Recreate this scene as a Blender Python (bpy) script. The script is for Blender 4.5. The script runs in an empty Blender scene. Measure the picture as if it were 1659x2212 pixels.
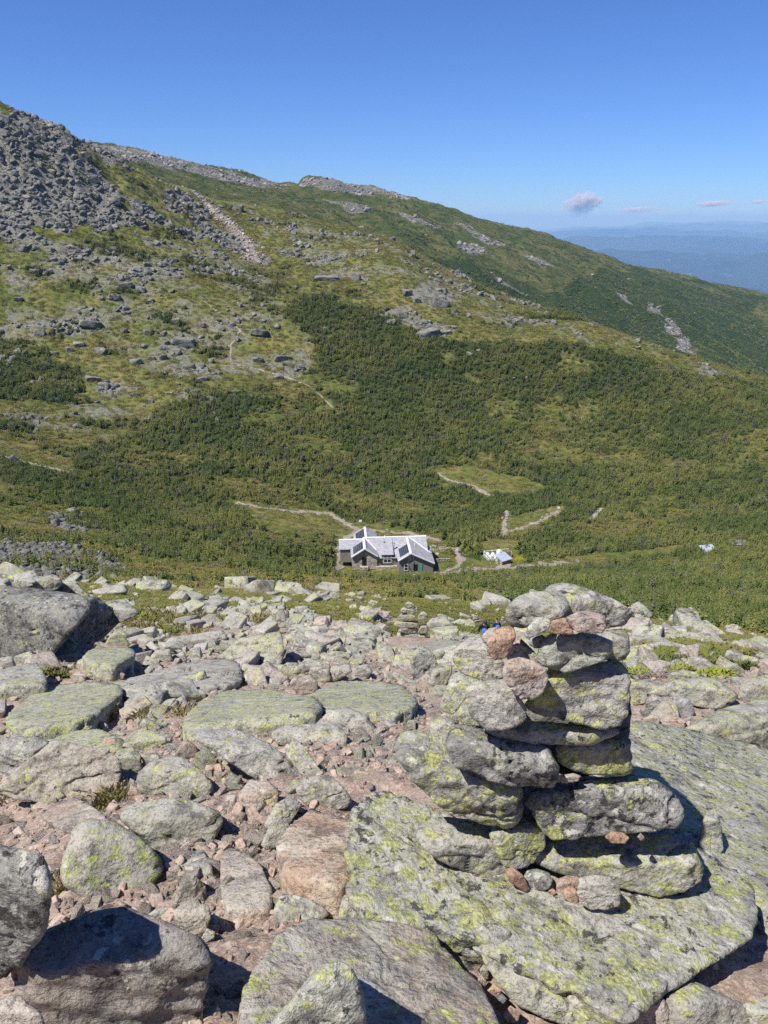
import bpy, bmesh, math, random
import numpy as np
from mathutils import Vector, Matrix
random.seed(7)
RNG = np.random.default_rng(11)
R = math.radians
SC = bpy.context.scene
COL = SC.collection

# ------------------------------------------------------------------ camera model
F, CU, CV, PITCH = 1665.0, 829.5, 1106.0, R(20.9)
CA, SA = math.cos(PITCH), math.sin(PITCH)
def ray(u, v):
    xc = (np.asarray(u, float) - CU) / F; yc = (CV - np.asarray(v, float)) / F
    return np.stack([xc + 0 * yc, CA + yc * SA, -SA + yc * CA], -1)
def project(p):
    d = p[..., 1] * CA - p[..., 2] * SA
    up = p[..., 1] * SA + p[..., 2] * CA
    d = np.where(d < 1e-3, 1e-3, d)
    return CU + F * p[..., 0] / d, CV - F * up / d
cam = bpy.data.cameras.new('camera'); cob = bpy.data.objects.new('camera', cam); COL.objects.link(cob)
cam.sensor_fit = 'VERTICAL'; cam.angle = 2 * math.atan(CV / F)
cob.rotation_euler = (R(90) - PITCH, 0, 0)
cam.clip_start = 0.05; cam.clip_end = 300000
SC.camera = cob

# ------------------------------------------------------------------ noise
def _h(ix, iy, iz, seed):
    n = (ix.astype(np.int64) * 374761393 + iy.astype(np.int64) * 668265263 + iz.astype(np.int64) * 2147483647 + seed * 1274126177) & 0xFFFFFFFF
    n = ((n ^ (n >> 13)) * 1274126177) & 0xFFFFFFFF
    n = ((n ^ (n >> 16)) * 2246822519) & 0xFFFFFFFF
    return ((n ^ (n >> 15)) & 0xFFFFFF) / float(0xFFFFFF)
def n3(p, seed=0):
    i = np.floor(p); f = p - i; f = f * f * f * (f * (f * 6 - 15) + 10)
    x, y, z = i[:, 0], i[:, 1], i[:, 2]
    r = 0
    for dx in (0, 1):
        wx = f[:, 0] if dx else 1 - f[:, 0]
        for dy in (0, 1):
            wy = f[:, 1] if dy else 1 - f[:, 1]
            for dz in (0, 1):
                wz = f[:, 2] if dz else 1 - f[:, 2]
                r = r + wx * wy * wz * _h(x + dx, y + dy, z + dz, seed)
    return r * 2 - 1
def n2(x, y, seed=0):
    ix = np.floor(x); iy = np.floor(y); fx = x - ix; fy = y - iy
    fx = fx * fx * (3 - 2 * fx); fy = fy * fy * (3 - 2 * fy)
    o = np.zeros_like(ix)
    return ((_h(ix, iy, o, seed) * (1 - fx) + _h(ix + 1, iy, o, seed) * fx) * (1 - fy)
            + (_h(ix, iy + 1, o, seed) * (1 - fx) + _h(ix + 1, iy + 1, o, seed) * fx) * fy) * 2 - 1
def fbm2(x, y, o=4, seed=0):
    s, a = 0, 1.0
    for k in range(o):
        s = s + a * n2(x * 2 ** k + 17.3 * k, y * 2 ** k - 9.1 * k, seed + k); a *= .5
    return s
def fbm3(p, o=4, seed=0, g=.5):
    s, a = 0, 1.0
    for k in range(o):
        s = s + a * n3(p * 2.03 ** k + 13.7 * k, seed + k); a *= g
    return s

# ------------------------------------------------------------------ terrain height function
NEAR = [(.3, -1.55), (1.2, -1.88), (2, -2.26), (3, -2.75), (4.5, -3.55), (7, -4.9)]
CURVES = [  # (u, v, horizontal distance)
 [(0,1455,11),(400,1450,11),(830,1452,11),(1250,1455,11),(1659,1452,11)],
 [(0,1400,17),(400,1398,17),(830,1400,17),(1250,1408,17),(1659,1428,17)],
 [(0,1340,25),(400,1345,25),(830,1350,25),(1250,1365,25),(1659,1412,25)],
 [(0,1300,37),(400,1310,37),(830,1318,37),(1250,1345,37),(1659,1400,37)],
 [(0,1262,55),(400,1278,55),(830,1296,55),(1250,1330,55),(1659,1380,55)],
 [(0,1240,85),(400,1255,85),(830,1278,85),(1250,1300,85),(1659,1345,85)],
 [(0,1205,120),(400,1232,120),(830,1261,120),(1250,1272,120),(1659,1300,120)],
 [(0,1150,170),(400,1178,178),(738,1241,181),(960,1241,181),(1100,1222,190),(1250,1215,198),(1659,1205,215)],
 [(0,1110,195),(400,1140,203),(738,1181,206),(960,1181,206),(1100,1178,212),(1250,1170,222),(1659,1160,240)],
 [(0,1020,245),(400,1075,245),(750,1125,238),(950,1130,240),(1250,1090,262),(1659,1080,280)],
 [(0,900,320),(400,980,290),(830,1010,290),(1250,1010,310),(1659,980,330)],
 [(0,760,400),(400,800,370),(830,870,350),(1250,880,370),(1659,890,380)],
 [(0,600,450),(400,640,430),(700,680,420),(950,700,420),(1250,760,410),(1659,850,425)],
 [(0,430,510),(300,500,500),(560,570,500),(870,575,490),(1100,668,480),(1250,702,455),(1659,830,450)],
 [(0,225,570),(50,247,570),(90,272,570),(130,285,570),(200,322,570),(330,390,590),(450,428,640),(600,455,640),(700,480,610),(780,500,590),(870,530,570),(960,582,550),(1100,645,530),(1250,690,500),(1350,730,490),(1450,770,485),(1659,822,475)],
 [(0,240,660),(90,288,660),(200,334,660),(330,394,690),(450,429,760),(600,452,760),(700,492,720),(870,550,680),(960,605,660),(1100,670,640),(1250,715,620),(1450,795,600),(1659,850,590)],
 [(0,245,900),(200,334,900),(330,385,900),(450,418,920),(600,441,920),(700,480,920),(870,545,920),(960,598,930),(1100,664,950),(1250,710,980),(1450,790,1000),(1659,845,1000)],
 [(0,248,1150),(200,326,1150),(330,362,1150),(450,392,1180),(600,422,1190),(700,437,1190),(870,480,1200),(960,513,1200),(1100,560,1230),(1200,600,1250),(1300,640,1250),(1450,710,1250),(1659,815,1250)],
 [(0,255,1400),(190,322,1400),(200,315,1400),(245,318,1400),(300,331,1410),(400,350,1440),(500,376,1460),(600,399,1480),(645,404,1500),(655,393,1500),(668,385,1500),(720,386,1500),(760,399,1520),(850,420,1560),(950,449,1600),(1050,478,1680),(1180,508,1780),(1260,540,1850),(1350,573,1900),(1500,603,2000),(1659,638,2100)],
 [(0,280,1800),(400,380,1850),(700,420,1900),(950,480,2050),(1350,610,2400),(1659,680,2600)],
]
AZ = np.radians(np.linspace(-50, 50, 801))
RR = np.geomspace(.3, 100000, 1500)
def _curve(c):
    a = np.array(c, float); d = ray(a[:, 0], a[:, 1])
    az = np.arctan2(d[:, 0], d[:, 1]); te = d[:, 2] / np.hypot(d[:, 0], d[:, 1])
    o = np.argsort(az); az = az[o]
    return np.interp(AZ, az, a[o, 2]), np.interp(AZ, az, te[o])
RIDGES = [(20000, [(1100,545),(1659,548)], 6, 1800), (27000, [(1100,522),(1300,512),(1500,511),(1659,517)], 5, 2300),
          (37000, [(1100,508),(1250,503),(1400,496),(1659,505)], 4, 3000), (49000, [(1100,506),(1300,494),(1450,487),(1659,483)], 3.5, 3500),
          (67000, [(1100,500),(1180,498),(1260,489),(1340,489),(1400,481),(1470,482),(1550,476),(1659,480)], 3, 4500)]
def _table():
    Ds, Zs = [], []
    for d, z in NEAR: Ds.append(np.full(AZ.shape, d)); Zs.append(np.full(AZ.shape, z))
    for c in CURVES:
        D, te = _curve(c); Ds.append(D); Zs.append(D * te)
    for d, z in ((4200, -900), (7500, -1230), (110000, -1230)): Ds.append(np.full(AZ.shape, float(d))); Zs.append(np.full(AZ.shape, float(z)))
    Ds = np.array(Ds); Zs = np.array(Zs)
    T = np.zeros((len(AZ), len(RR)))
    for i in range(len(AZ)):
        x, y = Ds[:, i], Zs[:, i]
        h = np.diff(x); s = np.diff(y) / h
        m = np.zeros_like(x); m[0] = s[0]; m[-1] = s[-1]
        w1 = 2 * h[1:] + h[:-1]; w2 = h[1:] + 2 * h[:-1]
        ok = s[:-1] * s[1:] > 0
        with np.errstate(divide='ignore', invalid='ignore'):
            mm = (w1 + w2) / (w1 / s[:-1] + w2 / s[1:])
        m[1:-1] = np.where(ok, mm, 0)
        k = np.clip(np.searchsorted(x, RR) - 1, 0, len(x) - 2)
        t = np.clip((RR - x[k]) / h[k], 0, 1)
        T[i] = ((1 + 2 * t) * (1 - t) ** 2 * y[k] + t * (1 - t) ** 2 * h[k] * m[k]
                + t * t * (3 - 2 * t) * y[k + 1] + t * t * (t - 1) * h[k] * m[k + 1])
    RRg = RR[None, :]; T = T - np.where(RRg > 7500, RRg ** 2 / 1.49e7, 0)
    for j, (D, prof, amp, W) in enumerate(RIDGES):
        a = np.array(prof, float); dd = ray(a[:, 0], a[:, 1])
        az = np.arctan2(dd[:, 0], dd[:, 1]); te = dd[:, 2] / np.hypot(dd[:, 0], dd[:, 1])
        tt = np.interp(AZ, az, te) + amp / F * fbm2(np.degrees(AZ) * (.7 + .15 * j), AZ * 0 + 3.1 * j, 4, 40 + j) * .6
        Zc = (tt * D)[:, None]
        wig = 1 + .25 * n2(np.degrees(AZ) * .5, AZ * 0 + j, 60 + j)[:, None] * 0
        b = -1230 - RRg ** 2 / 1.49e7
        T = np.maximum(T, b + (Zc - b) * np.exp(-((RRg - D) / W) ** 2))
    return T
TAB = _table()
LR0, LRS = math.log(RR[0]), (len(RR) - 1) / (math.log(RR[-1]) - math.log(RR[0]))
def Hpol(az, r):
    a = np.clip((az - AZ[0]) / (AZ[-1] - AZ[0]) * (len(AZ) - 1), 0, len(AZ) - 1.0001)
    b = np.clip((np.log(np.maximum(r, .3)) - LR0) * LRS, 0, len(RR) - 1.0001)
    i = a.astype(int); j = b.astype(int); fa = a - i; fb = b - j
    z = (TAB[i, j] * (1 - fa) + TAB[i + 1, j] * fa) * (1 - fb) + (TAB[i, j + 1] * (1 - fa) + TAB[i + 1, j + 1] * fa) * fb
    w = np.clip((np.abs(az) - R(50)) / R(60), 0, 1); w = w * w * (3 - 2 * w)
    return z * (1 - w) + (-1.45 - .35 * r * np.cos(az)) * w
DIPS = []
def H(x, y):
    x = np.asarray(x, float); y = np.asarray(y, float)
    r = np.hypot(x, y); az = np.arctan2(x, y)
    z = Hpol(az, r)
    # relief noise, scaled with distance
    z = z + .03 * np.clip(r / 3, .3, 1) * fbm2(x * 1.3, y * 1.3, 3, 3) * (r < 80)
    m = np.clip((r - 60) / 40, 0, 1) * np.clip((2500 - r) / 600, 0, 1)
    z = z + m * (.55 * fbm2(x / 9, y / 9, 3, 8) + 1.1 * fbm2(x / 45, y / 45, 3, 9) * np.clip((r - 240) / 100, 0, 1))
    az = np.degrees(np.arctan2(x, y)); cg = np.clip((-10 - az) / 4, 0, 1) * np.clip((r - 480) / 30, 0, 1) * np.clip((680 - r) / 60, 0, 1)
    z = z + cg * (5.5 * (.4 - np.abs(n2(x / 17, y / 15, 91))) + 3.2 * (.45 - np.abs(n2(x / 7 + 3, y / 6, 92))))
    far = np.clip((r - 750) / 250, 0, 1) * np.clip((2500 - r) / 600, 0, 1)
    g = 1 - np.abs(n2(x / 110 + .35 * y / 110, y / 520, 12))
    z = z + far * (12 * (g - .6) + 4 * fbm2(x / 55, y / 60, 3, 14))
    big = np.clip((r - 9000) / 6000, 0, 1)
    z = z + big * 35 * (1 + fbm2(x / 1900, y / 1900, 3, 21))
    for (dx, dy, dr, dh) in DIPS:
        z = z - dh * np.exp(-((x - dx) ** 2 + (y - dy) ** 2) / dr ** 2)
    return z
# hut plateau kept level
def H1(x, y): return float(H(np.array([x]), np.array([y]))[0])
def hit(u, v, rmin=.4, rmax=3000, dz=0.0):
    """first point where the sight line (u, v) meets the terrain"""
    d = ray(u, v); az = math.atan2(d[0], d[1]); te = d[2] / math.hypot(d[0], d[1])
    rr = np.geomspace(rmin, rmax, 1600); x = rr * math.sin(az); y = rr * math.cos(az)
    g = H(x, y) + dz - rr * te
    k = np.argmax(g > 0) if (g > 0).any() else int(np.argmax(g))
    if k == 0: k = 1
    g0, g1 = g[k - 1], g[k]; f = 0 if g1 <= g0 else min(1, max(0, -g0 / (g1 - g0)))
    r = rr[k - 1] + f * (rr[k] - rr[k - 1])
    return np.array([r * math.sin(az), r * math.cos(az), r * te])

# ------------------------------------------------------------------ object helpers
def tag(o, label=None, cat=None, group=None, kind=None):
    if label: o['label'] = label
    if cat: o['category'] = cat
    if group: o['group'] = group
    if kind: o['kind'] = kind
    return o
def link(name, me, mat=None, parent=None, loc=None):
    o = bpy.data.objects.new(name, me); COL.objects.link(o)
    if mat is not None and me is not None:
        me.materials.clear(); me.materials.append(mat)
    if loc is not None: o.location = loc
    if parent is not None: o.parent = parent
    return o
def empty(name, loc, rz=0, **k):
    o = bpy.data.objects.new(name, None); COL.objects.link(o); o.location = loc; o.rotation_euler = (0, 0, rz)
    o.empty_display_size = .2
    tag(o, **k); return o
def mesh_np(name, V, Fa, smooth=True):
    me = bpy.data.meshes.new(name)
    V = np.asarray(V, np.float32); Fa = np.asarray(Fa, np.int32); n = Fa.shape[1]
    me.vertices.add(len(V)); me.vertices.foreach_set('co', V.ravel())
    me.loops.add(Fa.size); me.loops.foreach_set('vertex_index', Fa.ravel())
    me.polygons.add(len(Fa)); me.polygons.foreach_set('loop_start', np.arange(0, Fa.size, n, dtype=np.int32))
    me.polygons.foreach_set('loop_total', np.full(len(Fa), n, np.int32))
    me.update(calc_edges=True); 
    me.polygons.foreach_set('use_smooth', np.full(len(Fa), smooth)); me.update()
    return me
def in_poly(px, py, poly):
    inside = np.zeros(px.shape, bool); n = len(poly)
    for i in range(n):
        x0, y0 = poly[i]; x1, y1 = poly[(i + 1) % n]
        if y0 == y1: continue
        c = ((y0 > py) != (y1 > py)) & (px < (x1 - x0) * (py - y0) / (y1 - y0) + x0)
        inside ^= c
    return inside

# ------------------------------------------------------------------ materials
class NT:
    def __init__(s, name):
        s.m = bpy.data.materials.new(name); s.m.use_nodes = True; s.t = s.m.node_tree; s.t.nodes.clear()
        s.out = s.n('ShaderNodeOutputMaterial'); s.b = s.n('ShaderNodeBsdfPrincipled'); s.l(s.b.outputs[0], s.out.inputs[0])
        s.b.inputs['Roughness'].default_value = .9
        s.b.inputs['Specular IOR Level'].default_value = .25
    def n(s, t, **k):
        x = s.t.nodes.new(t)
        for a, b in k.items(): setattr(x, a, b)
        return x
    def l(s, a, b): s.t.links.new(a, b)
    def v(s, x, i, val):
        if hasattr(val, 'is_output') or isinstance(val, bpy.types.NodeSocket): s.l(val, x.inputs[i])
        else: x.inputs[i].default_value = val
    def noise(s, co, sc, det=4, rough=.55, dist=0, w=None):
        x = s.n('ShaderNodeTexNoise'); s.l(co, x.inputs['Vector']); x.inputs['Scale'].default_value = sc
        x.inputs['Detail'].default_value = det; x.inputs['Roughness'].default_value = rough; x.inputs['Distortion'].default_value = dist
        return x.outputs['Fac']
    def ramp(s, f, a, b):
        x = s.n('ShaderNodeMapRange'); x.interpolation_type = 'SMOOTHSTEP'
        s.l(f, x.inputs[0]); x.inputs[1].default_value = a; x.inputs[2].default_value = b
        return x.outputs[0]
    def math(s, op, a, b=0.0):
        x = s.n('ShaderNodeMath', operation=op); s.v(x, 0, a); s.v(x, 1, b); return x.outputs[0]
    def mix(s, f, a, b):
        x = s.n('ShaderNodeMix', data_type='RGBA')
        s.v(x, 0, f); s.v(x, 6, a if not isinstance(a, tuple) else (*a, 1)); s.v(x, 7, b if not isinstance(b, tuple) else (*b, 1))
        return x.outputs[2]
    def bump(s, h, st, dist, prev=None):
        x = s.n('ShaderNodeBump'); x.inputs['Strength'].default_value = st; x.inputs['Distance'].default_value = dist
        s.l(h, x.inputs['Height'])
        if prev is not None: s.l(prev, x.inputs['Normal'])
        return x.outputs[0]
    def coords(s, rnd=True):
        c = s.n('ShaderNodeTexCoord').outputs['Object']
        if not rnd: return c
        oi = s.n('ShaderNodeObjectInfo')
        sc = s.n('ShaderNodeMath', operation='MULTIPLY'); s.l(oi.outputs['Random'], sc.inputs[0]); sc.inputs[1].default_value = 93.0
        a = s.n('ShaderNodeVectorMath', operation='ADD'); s.l(c, a.inputs[0]); s.l(sc.outputs[0], a.inputs[1])
        return a.outputs[0]

def rockmat(name, tone, tone2, lich=.4, dark=.3, white=.15, pink=0., k=1.0, lc=(.42, .43, .17), bs=1.0):
    """k scales texture size: 1 for rocks close by, smaller for far ones"""
    s = NT(name); co = s.coords()
    big = s.noise(co, 2.2 * k, 6, .6, .3); mid = s.noise(co, 9 * k, 6, .65, .2); fine = s.noise(co, 60 * k, 5, .7)
    grain = s.noise(co, 150 * k, 4, .8)
    wn = s.n('ShaderNodeTexNoise'); s.l(co, wn.inputs['Vector']); wn.inputs['Scale'].default_value = 28 * k; wn.inputs['Detail'].default_value = 5; wn.inputs['Roughness'].default_value = .75
    wa = s.n('ShaderNodeVectorMath', operation='MULTIPLY_ADD'); s.l(wn.outputs['Color'], wa.inputs[0]); wa.inputs[1].default_value = (.085 / k,) * 3; s.l(co, wa.inputs[2]); wc = wa.outputs[0]
    def rosette(sc, dens, fl=.62):
        vo = s.n('ShaderNodeTexVoronoi'); s.l(wc, vo.inputs['Vector']); vo.inputs['Scale'].default_value = sc * k
        cc = s.n('ShaderNodeSeparateColor'); s.l(vo.outputs['Color'], cc.inputs[0])
        thr = s.math('MULTIPLY', s.math('SUBTRACT', cc.outputs[0], 1 - dens), fl / dens)
        return s.ramp(s.math('SUBTRACT', thr, vo.outputs['Distance']), 0, .05), cc.outputs[1]
    c = s.mix(s.ramp(big, .35, .65), tone, tone2)
    c = s.mix(s.math('MULTIPLY', s.ramp(mid, .47, .58), .5), c, tuple(x * 1.25 for x in tone2)); c = s.mix(s.math('MULTIPLY', s.ramp(mid, .46, .36), .75), c, tuple(x * .42 for x in tone))
    if pink: c = s.mix(s.math('MULTIPLY', s.ramp(s.noise(co, 4 * k, 5, .6, .5), .42, .6), pink), c, (.40, .25, .165))
    c = s.mix(s.math('MULTIPLY', s.ramp(fine, .52, .60), .55), c, (.055, .052, .045))
    c = s.mix(s.math('MULTIPLY', s.ramp(grain, .57, .66), .45), c, (.60, .57, .51))
    c = s.mix(s.math('MULTIPLY', s.ramp(grain, .43, .35), .45), c, (.035, .033, .03))
    if dark:
        dk = s.noise(co, 6 * k, 9, .75, .6); g = s.ramp(dk, .60 - .14 * dark, .64 - .14 * dark)
        m, _ = rosette(30, min(.95, .35 + .5 * dark), .8)
        c = s.mix(s.math('MULTIPLY', s.math('MULTIPLY', g, m), .9), c, (.035, .034, .031))
    if white:
        g = s.ramp(s.noise(co, 5 * k, 5, .65, .4), .56 - .13 * white, .62 - .13 * white); m, _ = rosette(26, min(.9, .3 + .5 * white))
        c = s.mix(s.math('MULTIPLY', s.math('MULTIPLY', g, m), .75), c, (.50, .49, .42))
    if lich:
        geo = s.n('ShaderNodeNewGeometry'); sx = s.n('ShaderNodeSeparateXYZ'); s.l(geo.outputs['Normal'], sx.inputs[0])
        patch = s.math('ADD', s.noise(co, 3.0 * k, 5, .65, .5), s.math('MULTIPLY', sx.outputs['Z'], .06))
        m1 = s.ramp(patch, .64 - .22 * lich, .70 - .22 * lich)
        a1, r1 = rosette(17, min(.95, .30 + .5 * lich), .75); a2, r2 = rosette(44, min(.9, .30 + .42 * lich), .75)
        m = s.math('MULTIPLY', m1, s.math('MAXIMUM', a1, s.math('MULTIPLY', a2, .9)))
        sp, _ = rosette(40, .16)
        m = s.math('MAXIMUM', m, s.math('MULTIPLY', sp, min(1, lich * 1.6)))
        lcol = s.mix(s.ramp(s.noise(co, 75 * k, 4, .7), .40, .60), tuple(x * 1.1 for x in lc), tuple(x * .55 for x in lc))
        c = s.mix(s.math('MULTIPLY', m, .92), c, lcol)
    s.l(c, s.b.inputs['Base Color'])
    n = s.bump(s.noise(co, 9 * k, 7, .62, .3), .9, .045 * bs / k)
    n = s.bump(s.noise(co, 42 * k, 5, .65), .8, .009 * bs / k, n)
    n = s.bump(grain, .35, .0018 * bs / k, n)
    s.l(n, s.b.inputs['Normal'])
    return s.m
def plain(name, c, rough=.7, c2=None, sc=8, metal=0, bump=0, spec=.3):
    s = NT(name); co = s.coords(False); s.b.inputs['Roughness'].default_value = rough; s.b.inputs['Metallic'].default_value = metal
    s.b.inputs['Specular IOR Level'].default_value = spec
    f = s.ramp(s.noise(co, sc, 6, .65), .35, .65)
    s.l(s.mix(f, c, c2 or tuple(x * .78 for x in c)), s.b.inputs['Base Color'])
    if bump: s.l(s.bump(s.noise(co, sc * 3, 5), .6, bump), s.b.inputs['Normal'])
    return s.m
M = {}
M['G'] = rockmat('lichened_grey_rock', (.235, .23, .195), (.35, .34, .285), .55, .4, .3)
M['L'] = rockmat('yellow_lichen_rock', (.24, .235, .20), (.35, .345, .285), .9, .5, .6)
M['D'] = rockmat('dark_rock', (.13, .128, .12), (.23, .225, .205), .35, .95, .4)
M['N'] = rockmat('plain_grey_rock', (.26, .25, .215), (.38, .36, .31), .25, .2, .25)
M['P'] = rockmat('pinkish_rock', (.30, .265, .225), (.40, .36, .30), .12, .15, .2, .35)
M['O'] = rockmat('orange_rock', (.40, .265, .18), (.46, .34, .25), .0, .15, .2, .9)
M['LL'] = rockmat('lichen_covered_bedrock', (.25, .245, .215), (.36, .35, .30), .95, .9, .9, lc=(.37, .38, .165))
M['Bk'] = rockmat('black_lichened_boulder', (.13, .13, .12), (.24, .235, .215), .5, 1.0, .8)
for q, a in (('G', .45), ('L', .8), ('N', .2), ('D', .4)):
    pass
M['mid'] = rockmat('rubble_rock', (.21, .21, .175), (.32, .315, .26), .5, .5, .3, .06, .15, bs=.15)
M['hillrock'] = rockmat('hillside_rock', (.10, .099, .088), (.21, .205, .18), .15, .8, .2, 0, .12, bs=1.3)
M['screerock'] = rockmat('scree_rock', (.19, .18, .17), (.28, .265, .25), .0, .3, .3, .15, .2)
M['palerock'] = rockmat('pale_path_rock', (.28, .25, .215), (.39, .35, .305), .0, .1, .3, .2, .12, bs=.3)
_MATS = {'G': ((.235, .23, .195), (.35, .34, .285), .55, .4, .3), 'N': ((.26, .25, .215), (.38, .36, .31), .25, .2, .25), 'L': ((.24, .235, .20), (.35, .345, .285), .9, .5, .5),
         'P': ((.27, .24, .205), (.37, .33, .28), .1, .2, .2, .2), 'Gd': ((.17, .168, .15), (.30, .29, .25), .4, .7, .5), 'N2': ((.25, .245, .21), (.36, .35, .30), .35, .3, .4)}
for q, a in _MATS.items(): M[q + '_s'] = rockmat('loose_' + q.lower() + '_rock', *a, **({} if len(a) > 5 else {'pink': 0.}), k=.38, bs=.4)
for q in ('G', 'N', 'L', 'P', 'Gd'): M[q + '_r'] = rockmat('rubble_' + q.lower() + '_rock', *_MATS[q], **({} if len(_MATS[q]) > 5 else {'pink': 0.}), k=.15, bs=.13)
M['gravel'] = rockmat('gravel_stone', (.27, .20, .155), (.41, .335, .27), .0, .0, .2, .3, .08, bs=.012)
# ------------------------------------------------------------------ zones, authored over the photograph and stored on the ground itself
SCRUB = [[(600,610),(700,635),(830,680),(1000,735),(1250,750),(1450,785),(1700,860),(1700,1500),(1380,1420),(1250,1345),(1150,1275),(900,1262),(700,1245),(520,1205),(330,1200),(270,1150),(230,1090),(170,1005),(190,955),(330,915),(380,870),(640,850),(720,895),(720,850),(680,790),(640,700)],
         [(0,770),(90,760),(190,830),(150,870),(0,870)], [(0,1040),(170,1020),(330,1100),(330,1140),(200,1110),(0,1090)]]
CLEAR = [[(505,1080),(600,1092),(720,1102),(765,1148),(735,1158),(620,1158),(560,1142)],
         [(940,1010),(1010,1006),(1120,1028),(1200,1052),(1150,1066),(1060,1066),(1000,1052),(950,1062)],
         [(945,1245),(950,1192),(1040,1212),(1110,1218),(1230,1202),(1380,1186),(1480,1178),(1492,1192),(1380,1204),(1240,1220),(1100,1236),(1000,1246)],
         [(1078,1160),(1083,1120),(1215,1090),(1227,1106),(1140,1152)],
         [(1040,1160),(1130,1170),(1130,1228),(1040,1215)],
         [(726,1244),(726,1165),(768,1128),(830,1128),(965,1165),(965,1245),(900,1241)]]
ROCKD = [(1.0, [(-90,190),(190,300),(330,390),(450,455),(530,545),(560,580),(470,570),(400,495),(330,480),(250,500),(100,490),(0,520),(-90,520)]),
         (.42, [(0,490),(560,560),(610,640),(640,720),(660,800),(640,820),(500,790),(400,830),(200,830),(150,740),(0,690)]),
         (.40, [(440,450),(700,480),(870,535),(960,590),(900,650),(820,650),(760,600),(600,550),(540,480)]),
         (.95, [(75,1115),(150,1118),(228,1155),(120,1152)]), (.85, [(0,1175),(130,1160),(230,1208),(290,1245),(180,1262),(0,1262)]),
         (.30, [(860,530),(1250,690),(1659,825),(1659,838),(1250,735),(900,660)]),
         (.9, [(860,620),(960,615),(985,650),(930,665),(880,650)]), (.9, [(800,680),(870,675),(985,715),(960,725),(820,700)]),
         (.8, [(690,590),(790,590),(790,610),(700,608)]),
         (.14, [(0,690),(400,830),(500,880),(420,930),(280,1000),(0,1010)])]
SCREE = [[(190,308),(245,312),(400,346),(600,398),(640,402),(560,404),(450,382),(380,366),(300,352)],
         [(645,402),(660,380),(735,380),(850,416),(900,432),(850,430),(740,412)],
         [(968,482),(1012,488),(1104,536),(1062,532)], [(690,428),(760,432),(810,452),(760,456)], [(840,455),(900,470),(960,490),(900,486)],
         [(1130,548),(1160,552),(1205,578),(1160,574)], [(1060,585),(1110,620),(1140,640),(1080,610)], [(990,525),(1030,530),(1060,548),(1010,545)],
         [(1332,632),(1352,640),(1360,662),(1340,652)], [(1395,652),(1425,660),(1432,684),(1402,676)], [(1430,692),(1452,690),(1468,722),(1442,716)], [(1456,728),(1478,726),(1506,766),(1470,758)]]
WOODS = [(1040,560),(1200,640),(1290,590),(1330,575),(1420,600),(1659,636),(1659,900),(1250,720),(1000,610),(900,560),(940,555)]
PATHS = [([(418,412),(455,450),(490,478),(530,520),(545,562)], 8.0, 'scar'),
         ([(440,650),(490,690),(520,715),(500,745),(498,785),(560,798),(610,812),(660,830),(690,852),(722,885)], 1.0, 'hill'),
         ([(-10,982),(60,1000),(150,1020)], 1.7, 'left'), ([(512,1085),(560,1096),(640,1105),(715,1110),(757,1135),(780,1150)], 2.8, 'meadow'),
         ([(945,1241),(1000,1234),(1060,1229),(1130,1225),(1180,1220),(1225,1215)], 4.4, 'track'), ([(729,1238),(733,1205),(742,1168),(775,1145),(830,1147),(900,1157),(955,1168)], 2.6, 'apron'), ([(948,1186),(985,1186),(998,1210),(975,1232),(948,1240)], 2.4, 'apron'), ([(760,1249),(840,1251),(930,1247)], 2.0, 'apron'),
         ([(1087,1158),(1090,1130),(1096,1105)], 2.0, 'up1'), ([(1095,1150),(1150,1132),(1190,1115),(1215,1103)], 3.2, 'up2'),
         ([(1278,1122),(1300,1098)], 1.6, 'up3'), ([(945,1022),(975,1040),(1020,1048),(1058,1072)], 1.6, 'up4')]
PW = []
for pl, w, nm in PATHS:
    uv = []
    for (a, b) in zip(pl[:-1], pl[1:]):
        n = max(2, int(math.hypot(b[0] - a[0], b[1] - a[1]) / 4))
        for i in range(n): uv.append((a[0] + (b[0] - a[0]) * i / n, a[1] + (b[1] - a[1]) * i / n))
    uv.append(pl[-1])
    P = np.array([hit(u, v, 60, 800) for u, v in uv])
    keep = [0]
    for i in range(1, len(P)):
        if np.hypot(*(P[i, :2] - P[keep[-1], :2])) < 40: keep.append(i)
    PW.append((P[keep], w, nm))
PALL = np.concatenate([np.c_[P[:, :2], np.full(len(P), w)] for P, w, nm in PW])
def path_dist(x, y):
    d = np.full(x.shape, 1e9)
    for px, py, w in PALL: d = np.minimum(d, np.hypot(x - px, y - py) - w / 2)
    return d
HUT = (.55, 184.0)
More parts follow.
